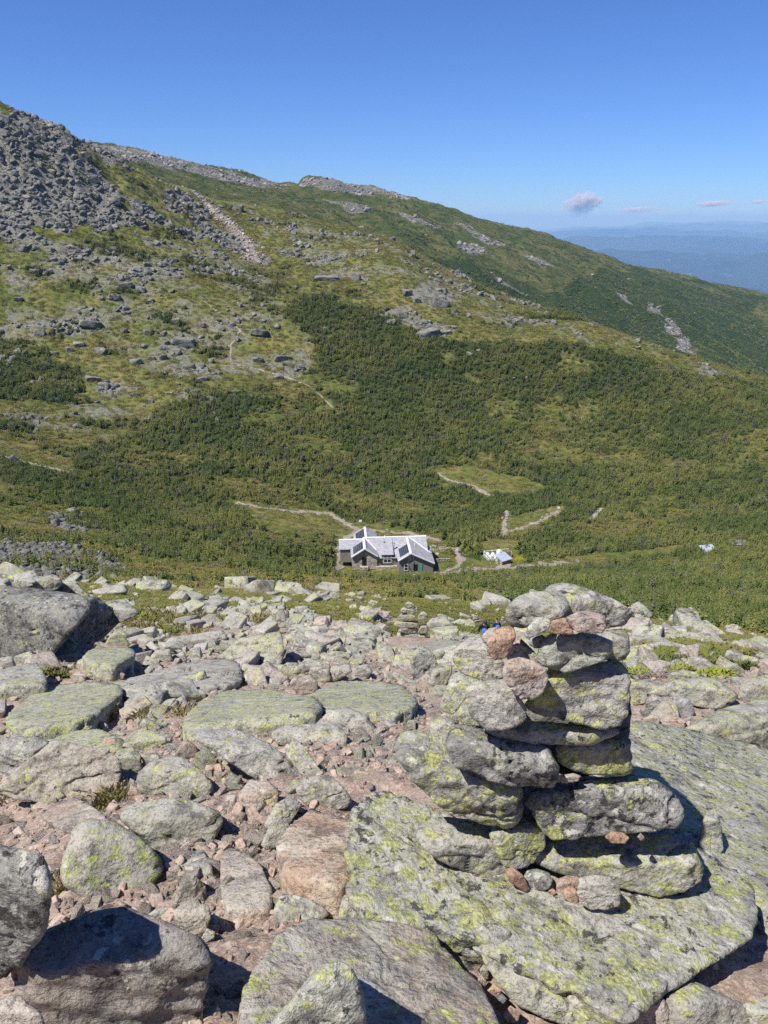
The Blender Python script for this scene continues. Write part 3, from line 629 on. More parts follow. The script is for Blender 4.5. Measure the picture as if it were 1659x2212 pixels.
GC = 'stones stacked in the tall cairn'
ROCKS = r"""
S|3|LL|slab|broad slab thick with yellow lichen carrying the tall cairn|h=.34,up=.17,at=1240:1905,ty=.10,ins=.66,amp=.05,strata=.5|230,60 600,100 900,130 1250,120 1430,190 1560,275 1605,340 1600,440 1540,520 1400,620 1280,690 1200,745 1060,775 1000,830 900,730 700,680 560,585 400,480
S|3|LL|slab|left lobe of lichen-yellow bedrock beside the slab that carries the cairn|h=.3,up=.175,at=1240:1905,ty=.10,ins=.8,amp=.05,strata=.5|-90,150 -40,-110 60,-95 250,-30 560,90 600,300 560,520 430,480 300,440 200,438 0,430 -75,330
S|2|LL|slab|sheet of lichen-speckled bedrock filling the ground right of the tall cairn|h=.5,up=.16,at=1560:1800,ty=.20,amp=.05,strata=.6|1000,640 1120,645 1250,650 1400,690 1520,730 1700,770 1950,860 2100,1300 2000,1650 1720,1500 1480,1290 1250,960 1130,860 1020,800
B|2|G|boulder|rough grey-green ridge of rock along the photo's right edge above the bedrock sheet|f=.45,a=-10,th=.7|1330,665 1390,630 1450,590 1560,560 1659,545 1850,535 1900,760 1659,745 1560,738 1480,715 1390,690
S|3|Ws|slab|wide brownish-grey slab at the bottom edge with a pale streaked face|h=.35,up=.13,at=720:2120,amp=.03|-480,877 -455,700 -400,600 -330,500 -200,450 -60,445 30,435 130,440 240,480 310,545 440,650 505,790 545,900 300,1010 -480,1010
B|5|L|boulder|pointed lichen-crusted rock poking up at the bottom edge before the brownish slab|f=.3,a=10,b=15,amp=.06,y=1.25,th=.3|1150,1010 1190,960 1250,930 1330,880 1370,790 1390,740 1430,712 1480,705 1535,738 1570,800 1590,860 1610,1010
B|3|G|slab|long grey sliver leaning diagonally below the cairn's base slab|f=.5,b=35,a=8,p=22|450,482 480,500 510,555 560,530 640,580 690,650 760,730 832,800 812,870 730,850 600,780 500,660 470,600
B|3|N|boulder|grey block wedged below the base slab, right of the diagonal sliver|f=.35,b=25|822,705 880,690 935,722 970,800 1000,877 985,1000 850,1000 838,800
B|3|G|boulder|rounded grey rock half out of frame below the diagonal sliver|f=.3,b=25|815,835 850,800 885,785 930,800 965,850 995,900 990,1000 810,1000
B|3|P|boulder|pinkish-grey peaked rock at the bottom edge below the base slab|f=.25,b=25|1028,845 1100,785 1180,735 1235,785 1262,877 1265,1000 1020,1000
B|3|N|boulder|big rounded grey rock at the bottom edge right of the pinkish peaked one|f=.3,b=20,p=10|1230,760 1270,720 1340,700 1400,730 1480,790 1560,795 1615,850 1630,1000 1265,1000
B|3|L|boulder|lichened rock in the bottom right corner of the photo|f=.3,b=20|1560,800 1600,780 1680,760 1800,770 1800,1000 1620,1000 1615,860
B|3|P|stone|white and pink crystalline stone under the base slab's lower lip|f=.4|345,572 368,528 440,515 455,560 430,632 390,612 352,592
B|3|T|stone|brown upright stone beside the white and pink one|f=.3|435,622 460,590 475,622 455,657
B|3|P|stone|pinkish stone above the orange cube in the gully|f=.3|448,702 470,672 492,700 480,737
B|3|O|stone|orange cube-shaped stone beside the diagonal sliver|f=.4|490,742 520,710 557,740 530,767
B|3|D|stone|small dark grey stone under the orange cube|f=.4|523,770 555,750 577,775 555,797
B|3|O|stone|orange knobbly stone at the foot of the gully|f=.4|553,842 590,800 632,830 620,867 580,872
B|3|P|stone|pale pink stone between sliver and brownish slab|f=.4|462,650 480,628 500,650 498,690 470,690
B|3|G|boulder|upright lichened rock standing right of the cairn against the bedrock sheet|f=.25,y=2.75|1372,150 1378,70 1400,0 1440,-20 1470,60 1472,150 1444,197 1410,192
#cairn
B|2|L|cairn_stone|lichened block in the left flank of the cairn between slab and round stone|y=2.3,f=.3|300,572 322,500 350,440 387,425 452,465 412,490 414,522 372,560 352,602 312,597
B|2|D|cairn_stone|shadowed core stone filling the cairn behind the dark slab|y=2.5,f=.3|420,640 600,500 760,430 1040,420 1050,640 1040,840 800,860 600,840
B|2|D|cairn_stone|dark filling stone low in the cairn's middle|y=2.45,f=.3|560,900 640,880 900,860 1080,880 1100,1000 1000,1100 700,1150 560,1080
B|3|L|cairn_stone|lichened shoulder of rock under the cairn left of the dark boulder|y=2.04,f=.35|500,90 560,30 650,10 720,60 736,130 700,190 640,240 560,240
B|3|G|cairn_stone|smooth green-grey stone at the cairn's lower left resting on the base slab|y=2.1,f=.45,b=5,p=11,yaw=10|200,92 230,42 320,20 420,30 500,60 560,150 622,200 602,242 540,272 470,272 400,252 320,217 260,182 210,132
B|3|L|cairn_stone|flat stone spotted with yellow and black lichen, lowest on the cairn's right|y=2.0,f=.45,b=6,a=10,th=.5,yaw=0|688,192 720,130 780,118 900,112 1000,100 1110,108 1280,92 1380,150 1417,212 1402,280 1380,302 1200,347 1060,312 1020,282 940,267 860,264 780,252 700,222
B|2|Bk|cairn_stone|massive blackish boulder with lichen spots, second from the cairn's bottom on the right|y=2.04,f=.28,b=12,p=12,th=.5,yaw=-4|683,952 720,910 800,893 950,878 1100,862 1180,878 1242,918 1292,978 1302,1040 1272,1082 1150,1093 1000,1102 880,1114 760,1107 710,1062 688,1002
B|2|L|cairn_stone|long lichened slab jutting out at the cairn's lower left|y=2.05,f=.5,b=8,a=24,th=.45,skew=.42,yaw=12|95,722 113,690 200,668 265,678 300,740 332,780 377,850 422,890 500,890 600,893 668,918 662,960 622,1022 560,1053 500,1053 430,1017 350,1012 290,982 240,932 180,882 118,802
B|2|P|cairn_stone|thin pink wedge stone under the cairn's tilted dark slab|y=2.02,f=.3|380,860 430,853 497,873 492,890 430,892 388,878
B|2|P|cairn_stone|cream wedge stone above the blackish boulder|y=2.04,f=.3|795,857 850,848 882,860 870,882 800,890
B|2|G|cairn_stone|grey end piece of the tilted dark slab on the cairn's left|y=2.2,f=.3|256,642 300,613 342,610 377,640 347,662 327,700 320,772 288,742 263,702
B|2|Dk|cairn_stone|dark tilted slab across the cairn's left half|y=2.0,f=.42,b=10,a=20,th=.45,skew=.3,strata=1.,yaw=8|320,720 330,688 345,650 380,648 470,688 560,718 700,743 768,743 772,820 792,880 772,908 700,908 640,893 560,873 470,858 368,822 333,762
B|2|Lc|cairn_stone|shadowed block with lichen rims on the cairn's right, above the blackish boulder|y=2.06,f=.1,b=4,th=.45,yaw=2,p=22|768,742 850,733 1000,728 1092,713 1099,800 1097,864 1000,862 900,852 800,822 773,802
B|2|L|cairn_stone|long thin lichened slab at the cairn's mid height|y=2.02,f=.5,b=4,a=15,th=.5,skew=.05|458,665 520,658 600,653 660,628 720,640 800,643 900,658 1000,658 1052,663 1057,690 1000,707 930,730 880,732 780,722 700,724 620,717 540,702
B|2|Lc|cairn_stone|tall block with a broad yellow lichen patch on the cairn's right side|y=2.03,f=.16,b=8,a=12,th=.5,yaw=-4,p=26,amp=.03,strata=.6|655,560 722,520 752,460 742,430 800,423 900,413 1000,398 1062,393 1077,410 1074,470 1057,500 1057,640 980,650 900,637 800,612 700,592
B|2|L|cairn_stone|small lichened flake left of the cube-shaped stone in the cairn|y=2.12,f=.3|363,612 385,565 420,558 432,600 470,662 420,642 370,632
B|2|N2|cairn_stone|grey cube-shaped stone in the cairn's left half|y=1.97,f=.22,b=10,p=16,yaw=-10|408,500 430,478 520,463 580,458 607,500 614,545 652,580 647,620 612,652 540,662 480,660 430,612 423,550
B|2|N|cairn_stone|rounded mottled grey stone on the cairn's left shoulder|y=2.16,f=.3,b=8,p=10,yaw=-12|355,362 368,330 410,290 462,273 492,330 522,375 572,390 567,440 540,462 480,463 430,442 388,427 358,392
B|2|P|cairn_stone|pinkish stone squeezed between grey slab and orange-red stone on the cairn|y=2.14,f=.3|573,352 600,320 630,288 662,330 692,350 710,387 690,392 640,372 600,380 577,377
B|2|G|cairn_stone|right end stone beside the flat grey block, lichen on its top|y=2.14,f=.25,b=5,th=.4|960,300 975,262 1050,253 1077,275 1082,340 1062,372 1010,387 985,374 960,345
B|2|Nf|cairn_stone|flat greenish-grey block under the cairn's small orange stones|y=2.02,f=.14,b=12,th=.42,yaw=-6|710,352 728,300 760,273 850,270 940,273 1002,300 1002,350 987,372 900,402 830,420 760,412 716,387
B|2|O2|cairn_stone|round pink and rust-veined stone in the centre of the cairn|y=1.93,f=.25,b=12,p=9,yaw=10|560,422 578,385 640,366 702,385 740,420 750,460 732,502 695,547 650,552 613,532 603,482 568,462
B|2|N|cairn_stone|small grey-pink stone tucked under the cap of the cairn|y=2.06,f=.3|663,302 690,283 722,273 740,290 727,322 690,330 668,317
B|2|P|cairn_stone|pink stone just behind the rust-brown stone on the cairn|y=2.16,f=.3|470,277 500,248 547,240 510,290 500,317 475,302
B|2|O|cairn_stone|rust-brown stone tilted on the cairn's upper left|y=2.02,f=.4,b=10,p=10|493,292 510,263 560,238 602,238 614,280 592,332 562,372 525,377 498,352 491,312
B|2|N2|cairn_stone|grey oval stone under the left half of the cairn's cap|y=2.0,f=.35,p=11|646,287 663,240 700,203 747,198 762,215 752,247 700,272 665,292
B|2|O|cairn_stone|small bright orange stone under the cairn's cap|y=1.98,f=.2|748,270 763,215 810,203 837,215 852,240 850,274
B|2|P2|cairn_stone|veined pink-brown stone under the right half of the cairn's cap|y=1.97,f=.3,p=11|818,205 870,178 930,176 977,195 980,240 972,264 900,264 855,260 843,225
B|2|Gc|cairn_stone|big grey capstone with black lichen on top of the cairn's right side|y=2.18,f=.35,b=4,th=.5,p=9,yaw=10|725,92 770,65 820,60 882,74 962,114 1030,130 1087,165 1107,190 1097,227 1062,253 990,258 900,240 800,215 745,140
B|2|G|cairn_stone|rounded grey capstone on top of the cairn's left side|y=2.06,f=.4,b=3,th=.42,p=9,yaw=-12|571,187 583,150 620,118 680,98 740,93 800,103 832,140 834,190 762,207 700,218 650,252 600,247 573,217
B|3|O|stone|little pinkish stone between the two lowest stones of the cairn's right|y=1.97,f=.35|983,102 1010,78 1060,83 1084,105 1070,130 1010,127
B|3|P|stone|pebble-sized pale stone on the spotted flat stone|y=1.98,f=.35|1113,102 1130,83 1149,105 1135,122
B|3|Br|stone|thin reddish-brown shard tilted on the base slab|y=1.97,f=.3,a=20|568,242 600,223 642,260 674,322 660,335 610,302 583,282
B|3|D|stone|smooth dark grey oval stone beside the reddish shard|y=1.98,f=.4,p=9|640,272 660,240 700,233 752,250 767,285 752,317 700,327 663,312
B|3|P|stone|pinkish pebble at the top of the wedged stones on the base slab|y=2.1,f=.4|643,152 660,133 700,133 702,155 680,174 653,170
B|3|D|stone|dark pebble below the pinkish one on the base slab|y=2.08,f=.4|653,192 665,170 690,178 687,212 658,210
B|3|P2|stone|brown-grey stone between the dark oval and the pale block|y=1.98,f=.4|780,312 788,275 830,258 877,270 880,307 840,312 815,342 788,342
B|3|O|stone|orange egg-shaped stone before the brown-grey one|y=1.92,f=.4,p=9|808,322 840,303 867,325 874,372 850,377 813,357
B|3|N|stone|pale grey block sitting on the base slab under the spotted flat stone|y=1.92,f=.25,p=16|866,332 878,275 930,260 1000,268 1037,300 1047,350 1042,392 990,410 930,407 878,377
B|3|O|stone|tiny orange stone between the oval and the shard|y=1.98,f=.4|742,330 765,310 782,335 765,345
#right field
B|2|N3|boulder|smooth bluish-grey boulder among the rocks right of the cairn|f=.2,p=9,b=12|1232,602 1243,560 1290,528 1340,548 1358,600 1345,622 1270,623
B|2|D|boulder|dark purplish stone beside the smooth bluish-grey boulder|f=.3,p=9|1123,592 1150,560 1200,543 1237,570 1243,610 1215,637 1160,622
B|2|P|stone|pinkish stone below the dark purplish one|f=.3|1143,622 1180,600 1212,625 1202,652 1150,647
B|2|P2|stone|brownish stone in front of the smooth bluish-grey boulder|f=.3|1233,632 1280,613 1322,630 1312,662 1240,657
B|2|G|boulder|grey rock close behind the cairn's right side|f=.3|1070,500 1085,470 1170,458 1235,490 1205,542 1090,570
B|2|G|boulder|long grey-green rock with a lit crest right of the cairn|f=.3,th=.9|1150,520 1250,470 1340,456 1440,450 1480,500 1540,530 1500,570 1430,592 1350,562 1250,532
B|2|L|boulder|lichened knob beyond the long grey-green rock|f=.3|1240,470 1250,440 1300,418 1370,430 1385,465 1330,475
B|2|G|boulder|rough rock in the upper row at the photo's right edge|f=.35,th=.8|1540,500 1570,460 1659,440 1760,450 1800,540 1700,565 1560,565 1530,545
B|2|N|boulder|pale peaked rock with lichen between green shrubs right of the cairn|f=.2|1308,395 1340,363 1402,375 1435,405 1400,425 1320,420
B|2|G|boulder|grey block peeking out behind the cairn's flat grey block|f=.25|1075,330 1080,285 1110,273 1150,288 1175,320 1120,340
B|2|N|boulder|broad grey rock on the skyline of the right rubble|f=.3|1155,335 1170,312 1240,298 1320,318 1335,345 1250,362 1180,350
B|2|N|boulder|blunt rock beside the broad one on the right skyline|f=.3|1328,345 1340,318 1370,308 1425,325 1412,352 1350,354
B|F|G|boulder|jagged split rock at the far right skyline of the rubble|f=.3|1270,650 1285,600 1345,590 1420,620 1500,690 1440,705 1330,690
B|F|N|boulder|whitish rock left of the jagged split one|f=.3|1120,620 1150,580 1230,595 1300,640 1270,670 1180,650
B|F|N|boulder|pale slanted rock below the whitish one|f=.3|915,710 940,665 1060,650 1120,690 1200,760 1120,770 1000,750
B|F|L|boulder|yellowish flat rock with moss along its top|f=.25|760,860 780,800 900,785 1010,830 1040,870 900,900 770,900
B|F|L|boulder|lichened rock at the right edge under the jagged split one|f=.3|1260,780 1290,700 1380,720 1450,780 1440,830 1330,830
B|2|Gd|boulder|steep mottled rock standing left of the cairn's shoulder|f=.2,b=15|172,422 190,340 230,323 277,360 288,430 242,467 190,452
B|2|G|boulder|grey rock between the steep mottled rock and the cairn|f=.3|258,470 262,420 300,395 350,400 345,440 310,500 275,500
B|2|G|boulder|dark-sided square boulder right of the small cairn|f=.25,b=-2|232,242 262,205 320,198 357,240 362,287 300,292 240,272
S|2|G|slab|tilted flat rock below the dark-sided square boulder|h=.2,up=.3|205,325 260,297 340,290 402,302 372,322 300,347 220,352
#left field
B|4|Bg|boulder|huge black-lichened boulder at the left edge above the rubble|f=.3,a=10,b=16,th=2.4,yaw=-20,amp=.03,p=16|-260,430 -220,120 -60,80 0,80 60,76 130,104 200,103 300,112 360,130 385,170 330,240 270,270 225,300 190,330 205,385 150,390 90,385 0,430
B|4|Bg|boulder|shadowed right-hand block of the huge black-lichened boulder|f=.12,a=6,b=-12,th=1.6,yaw=62,amp=.04,p=20,y=12.6|205,300 270,240 330,170 385,135 440,175 510,185 522,228 455,295 398,338 320,335 250,330
B|G|Gd|slab|flat chip of rock lying on the huge left boulder, leftmost|f=.3,y=13.0|110,235 130,210 180,185 300,175 345,215 290,265 150,270
B|G|Gd|slab|second tilted chip on top of the huge left boulder|f=.3,y=13.1|180,290 350,190 490,148 560,190 585,235 500,280 460,320 250,305
B|G|Gd|slab|dark leaning slab at the right end of the chips on the huge boulder|f=.2,y=13.4|455,290 620,205 720,235 800,310 865,375 700,360 560,330
B|4|Gd|boulder|broken rock shoulder right of the huge left boulder|f=.35,y=13.3|425,180 470,140 542,133 572,170 604,192 560,215 520,235 460,260
B|4|L|boulder|triangular pale rock beyond the huge boulder's shadow|f=.15|453,337 475,300 502,268 547,300 573,337 520,345
B|4|G|boulder|squarish rock in the shadow of the huge left boulder|f=.2|218,332 230,313 302,293 337,330 332,352 280,382 225,372
B|4|G|boulder|rock at the foot of the huge boulder, second from the left edge|f=.3|58,412 68,380 132,358 168,405 112,427
B|4|N|boulder|grey rock touching the left edge under the huge boulder|f=.3|-40,395 0,388 52,380 72,440 0,445 -40,445
S|4|G|slab|dark-rimmed slab at the left edge below the huge boulder|h=.3,up=.25|-40,455 0,452 100,428 152,405 200,470 205,502 130,505 -40,510
S|4|L|slab|pale green lichened flat rock before the triangular one|h=.25,up=.28|363,382 400,345 500,340 575,343 582,375 500,422 380,407
B|4|N|boulder|grey flat-topped boulder in the mid rubble, dark right face|f=.5,yaw=25|698,342 742,300 850,293 972,268 982,300 982,347 880,362 730,357
B|4|N|boulder|small rounded boulder left of the grey flat-topped one|f=.3|638,402 680,353 742,348 752,400 700,417
B|4|N|stone|blunt stone in front of the grey flat-topped boulder|f=.3|748,382 800,358 817,400 760,414
S|4|N|slab|large smooth pinkish-grey slab in the middle of the left rubble|h=.25,up=.16|518,522 560,480 700,440 900,393 1000,393 1047,420 1042,480 980,502 850,522 650,542
S|4|L|slab|broad green-lichened slab in the left middle ground|h=.3,up=.22,ty=-.05|28,642 60,600 160,530 300,488 430,488 512,505 522,540 440,602 380,652 230,682 120,697 48,672
B|4|G|boulder|low rock just above the broad green-lichened slab|f=.3|368,472 400,438 470,428 542,460 532,482 430,487
B|4|P|stone|pink stone left of the low rock above the green slab|f=.3|303,467 345,448 380,465 370,490 320,487
B|4|L|boulder|rough lichened mound in the centre of the rubble|f=.35,a=12,b=32,th=1.4|958,382 1040,308 1130,288 1217,273 1232,330 1227,402 1130,422 1030,412
B|4|T|boulder|tan block perched on the long lichened slab's lower edge|f=.35,yaw=12|1103,662 1110,638 1180,613 1232,618 1262,650 1202,687 1140,692
B|4|O|stone|orange stone right under the tan block|f=.3|1113,702 1150,690 1202,700 1160,732
B|4|N|stone|grey stone left of the orange one|f=.3|938,672 980,643 1062,658 1062,692 960,697
S|4|L|slab|long lichened slab across the centre of the foreground|h=.3,up=.18|828,622 900,578 1000,530 1150,528 1350,558 1402,590 1380,622 1200,632 1110,652 900,682 798,682
S|4|L|slab|yellow-lichened slab reaching behind the cairn's left side|h=.3,up=.16|1300,600 1350,550 1480,488 1659,488 1760,510 1820,560 1800,620 1500,622 1380,602
B|4|P|boulder|pink-grey cube sitting above the yellow-lichened slab|f=.3,yaw=15|1263,502 1280,473 1350,461 1387,500 1377,542 1300,552
B|4|N|boulder|pale leaning rock behind the pink-grey cube|f=.3|1425,445 1440,425 1520,408 1532,450 1470,482 1430,497
B|4|N|boulder|pale square rock right of the leaning one|f=.3|1528,432 1600,413 1622,450 1582,492 1535,482
B|4|G|boulder|grey mound behind the pink-grey cube|f=.3|1268,452 1340,388 1432,418 1442,490 1390,502 1340,462
B|4|N|stone|whitish flat stone near the orange pebble in the centre|f=.3|1148,432 1200,413 1232,425 1202,452 1160,450
B|4|O|stone|orange pebble on the rough lichened mound's right side|f=.3|1188,402 1200,386 1222,405 1207,414
B|4|P|boulder|pink boulder at the right of the central rubble|f=.3|1600,375 1625,352 1680,358 1690,385 1640,395
B|4|N|boulder|wide rounded grey boulder in the centre, dark right end|f=.4,p=10,b=30,th=.9|1168,742 1180,708 1260,678 1350,688 1480,688 1522,740 1517,792 1430,797 1300,772 1200,757
B|4|N|boulder|smooth whale-backed boulder behind the wide rounded one|f=.4,p=10,b=30|1378,682 1430,618 1520,603 1602,640 1632,700 1600,727 1520,702
B|4|G2|boulder|diagonal grey rock with a white quartz stripe|f=.4,b=32,a=0,th=.5,skew=.3,p=12,yaw=4|828,732 870,698 1000,703 1150,768 1242,820 1302,900 1292,932 1220,947 1130,922 1050,852 950,792
B|4|P|boulder|pale pinkish wedge at the left tip of the diagonal rock|f=.3|758,812 810,738 862,780 852,822 780,827
B|4|Gd|boulder|sharp fin of rock standing in the centre foreground|f=.2,b=10,yaw=-30|1238,802 1250,778 1280,733 1312,760 1382,870 1422,910 1402,932 1310,902 1288,862
B|4|N|boulder|grey rounded block at the foot of the sharp fin|f=.3,b=20|1288,962 1330,908 1430,898 1502,960 1532,1010 1502,1042 1400,1047 1310,1012
B|4|P|boulder|pinkish flat stone left of the grey block at the fin's foot|f=.45,b=35|1038,982 1090,923 1170,928 1212,970 1202,1032 1130,1057 1050,1042
B|4|P|stone|brown square stone under the flat pinkish one|f=.3|970,1040 985,985 1030,985 1032,1060 1000,1066
B|4|L|boulder|green-topped block in the left foreground|f=.5,b=10,p=18|528,772 570,718 650,703 722,740 727,790 700,812 600,802 560,792
B|4|G|boulder|round stone below the green-topped block|f=.35|488,832 520,788 580,778 612,820 622,870 580,897 510,892
B|4|N|stone|small blunt stone right of the round one below the green-topped block|f=.3|608,812 680,798 702,830 640,872
B|4|Nt|boulder|big triangular boulder with a dark right flank in the left foreground|f=.10,b=30,a=5,th=.62,yaw=-2,p=20|-10,960 40,910 130,830 240,748 330,778 350,810 470,798 512,840 517,900 482,1002 420,1032 330,1012 200,1002 50,1002
B|4|G|boulder|cracked lichened boulder right of the triangular one|f=.35,b=30,p=12|598,912 650,848 740,818 812,828 882,890 922,930 927,980 870,1012 780,992 640,1012 610,962
B|4|Gd|boulder|dark strata rock cut by the left edge above the triangular boulder|f=.3,b=20,strata=1.5|-90,740 0,728 150,733 212,760 130,832 30,922 -90,930
S|4|L|slab|low green slab behind the triangular boulder|h=.2,up=.14|148,747 280,698 430,698 532,740 522,782 430,792 350,782 230,752
B|4|O|stone|rusty stone on the low green slab|f=.3|433,772 460,733 502,743 517,770 490,802 445,802
B|5|G|boulder|flat-topped lichened boulder above the round green one|f=.45,b=15,a=5,p=12,th=.45|510,87 540,28 620,8 760,-12 870,18 952,60 967,100 902,182 840,217 730,217 690,222 640,172 580,122
B|5|Lg|boulder|large rounded boulder with a green-lichened crown in the left foreground|f=.28,b=30,p=10,th=.55,a=10|253,332 268,270 298,180 330,118 400,83 520,108 602,160 652,220 702,260 703,292 662,342 642,422 602,467 520,472 420,452 330,402 268,372
B|5|Bg|boulder|dark blotched boulder cut by the left edge near the bottom|f=.25,b=-5,a=10,y=1.3,p=11,th=.5|-160,260 -80,215 0,200 60,223 112,250 182,260 217,330 212,422 202,562 160,622 80,722 0,812 -120,860
B|5|Dg|boulder|big dark block with a split upper edge in the bottom left corner|f=.36,b=0,a=-2,th=.6,y=1.40,p=30,strata=.6,skew=-.06,amp=.03,yaw=8|95,802 150,700 60,690 150,600 400,500 540,473 642,510 732,570 742,600 882,640 917,700 907,762 850,985 830,1100 180,1100 98,862
B|5|P|boulder|pale rock in the very bottom left corner|f=.3,y=1.2|-60,905 0,895 50,848 92,858 182,940 210,1100 -60,1100
B|5|Nt|boulder|grey wedge-shaped stone standing behind the smooth pink one|f=.15,yaw=25,p=24|753,472 770,400 810,308 852,330 892,380 897,442 860,462 790,472
B|5|P|boulder|smooth pale pink egg-shaped stone beside the dirt path|f=.3,p=9,b=12|753,492 790,453 850,446 907,465 917,512 892,572 850,617 800,614 773,552
B|5|N|stone|small grey stone right of the pink egg-shaped one|f=.35|878,602 900,558 937,575 932,602 895,620
B|5|G|stone|flat grey stone left of the wedge-shaped one|f=.4|646,502 680,473 742,466 747,502 690,522
S|5|P|slab|pale flagstone set flush in the dirt in the lower middle|h=.1,up=.05|958,217 1010,208 1092,240 1142,290 1182,390 1182,452 1080,482 990,467 973,380 963,300
S|5|Tn|slab|tan squarish slab left of the cairn base|h=.16,up=.13,ty=.05|1203,202 1240,128 1340,33 1452,60 1562,110 1580,140 1542,232 1532,322 1490,372 1430,352 1330,342 1228,282
B|5|N|boulder|low grey rock between dirt and the tan slab|f=.4,b=45,p=10|1190,490 1228,408 1300,418 1382,450 1435,500 1380,540 1300,545 1220,565
B|5|N|boulder|small rounded grey rock under the tan slab's edge|f=.4,b=30,p=10|1258,392 1330,348 1392,380 1397,412 1340,432
B|5|N|boulder|upright grey stone left of the tan slab|f=.3,b=25|1138,192 1170,118 1252,98 1272,150 1212,202 1160,217
B|5|N|boulder|long pale rock above the tan slab's left corner|f=.3,b=30|1148,112 1200,18 1270,-20 1312,28 1252,112 1190,132
S|5|N|slab|thin flat stone behind the round green boulder's shadow|h=.06,up=.05|748,262 880,213 897,245 780,292
B|5|N|stone|half-buried grey stone above the wedge-shaped one|f=.4,b=40|798,292 880,253 922,290 932,342 880,372 838,322
S|5|P|slab|flat pinkish rock half sunk in dirt at the left|h=.1,up=.07|185,62 240,18 330,-15 422,50 492,90 500,112 420,100 340,112 300,142 268,82
B|5|G|boulder|grey rock tucked under the left end of the cairn's base slab|f=.35,b=25|1475,515 1490,440 1540,378 1600,440 1665,500 1640,540 1540,560
B|5|N|boulder|rounded grey stone between the tan slab and the base slab|f=.35,b=20,p=10|1535,62 1600,18 1642,38 1662,92 1602,142 1573,112
"""
M['Ws'] = rockmat('mottled_brown_slab', (.25, .23, .195), (.37, .35, .295), .6, .35, .2, .3, .9)
M['T'] = rockmat('tan_rock', (.36, .29, .21), (.46, .38, .28), .15, .15, .2, .55)
M['Tn'] = rockmat('tan_slab_rock', (.37, .295, .215), (.46, .38, .29), .18, .12, .15, .6, .8)
M['Br'] = rockmat('rusty_shard', (.24, .13, .085), (.33, .21, .15), 0, .3, .3, .3)
M['Dk'] = rockmat('dark_slab_rock', (.16, .158, .145), (.27, .26, .235), .3, .8, .3)
M['Lc'] = rockmat('lichen_patched_block', (.22, .21, .19), (.33, .32, .28), 1.0, .75, .25, 0, .55)
M['N2'] = rockmat('mottled_grey_rock', (.29, .28, .245), (.38, .365, .31), .35, .2, .4)
M['N3'] = rockmat('bluish_rock', (.27, .275, .275), (.36, .365, .36), 0, .2, .2)
M['Nf'] = rockmat('greenish_grey_rock', (.27, .275, .225), (.35, .35, .285), .12, .15, .2)
M['Nt'] = rockmat('brownish_grey_rock', (.25, .235, .20), (.345, .32, .27), .2, .4, .2, .1)
M['O2'] = rockmat('rust_veined_rock', (.38, .33, .28), (.46, .40, .35), 0, .1, .3, 1.0)
M['P2'] = rockmat('pink_brown_rock', (.31, .255, .22), (.42, .365, .315), .05, .25, .25, .45, .8)
M['Gc'] = rockmat('capstone_rock', (.21, .205, .185), (.40, .385, .33), .5, .85, .9)
M['Gd'] = rockmat('blotched_grey_rock', (.18, .178, .16), (.34, .33, .29), .45, .65, .6)
M['Bg'] = rockmat('coarse_dark_rock', (.13, .13, .118), (.24, .235, .205), .3, .9, .5, 0, .6)
M['G2'] = rockmat('grey_rock', (.27, .265, .235), (.38, .365, .32), .2, .25, .4)
M['Lg'] = rockmat('green_crowned_rock', (.25, .24, .205), (.34, .325, .275), .7, .25, .3, 0, 1.0, (.36, .40, .14))
M['Dg'] = rockmat('split_dark_rock', (.17, .155, .135), (.28, .26, .225), .0, .6, .35, .15)
CAT = {'cairn_stone': 'cairn stone', 'stone': 'stone', 'boulder': 'boulder', 'slab': 'rock slab'}
def grow(p, k): c = p.mean(0); return c + (p - c) * k
def build_rocks():
    from mathutils.bvhtree import BVHTree
    bv = None
    for ln in ROCKS.strip().splitlines():
        if ln.startswith('#'): continue
        k, crop, mat, name, label, opts, pl = ln.split('|')
        kw = {}
        for t in opts.split(','):
            if not t: continue
            a, b = t.split('=')
            kw[a] = tuple(float(q) for q in b.split(':')) if ':' in b else float(b)
        poly = grow(parse(crop, pl), 1.035 if name == 'cairn_stone' else 1.03)
        fn = make_S if k == 'S' else make_B
        gr = None
        if 'y' in kw and crop in '23' and 1.8 < kw['y'] < 2.55:
            if bv and ((name == 'stone' and 'spotted' not in label and 'between the two lowest' not in label) or 'lower left resting' in label or 'lowest on the cairn' in label):
                def gr(u, v, bv=bv):
                    d = Vector(ray(u, v)); h = bv.ray_cast(Vector((0, 0, 0)), d.normalized())[0]; return np.array(h[:]) if h else hit(u, v)
                kw.pop('y')
            else: kw['y'] += .13
        if gr: kw['ground'] = gr
        o = fn(name, poly, M[mat], **kw)
        if 'carrying the tall cairn' in label: bv = BVHTree.FromPolygons([tuple(v.co + o.location) for v in o.data.vertices], [tuple(q.vertices) for q in o.data.polygons])
        g = {'cairn_stone': GC, 'stone': 'small stones around the cairn and path', 'boulder': 'boulders of the foreground', 'slab': 'slabs of the foreground'}[name]
        if name == 'boulder' and crop in '23F' : g = 'boulders right of the cairn'
        tag(o, label, CAT[name], g)
build_rocks()
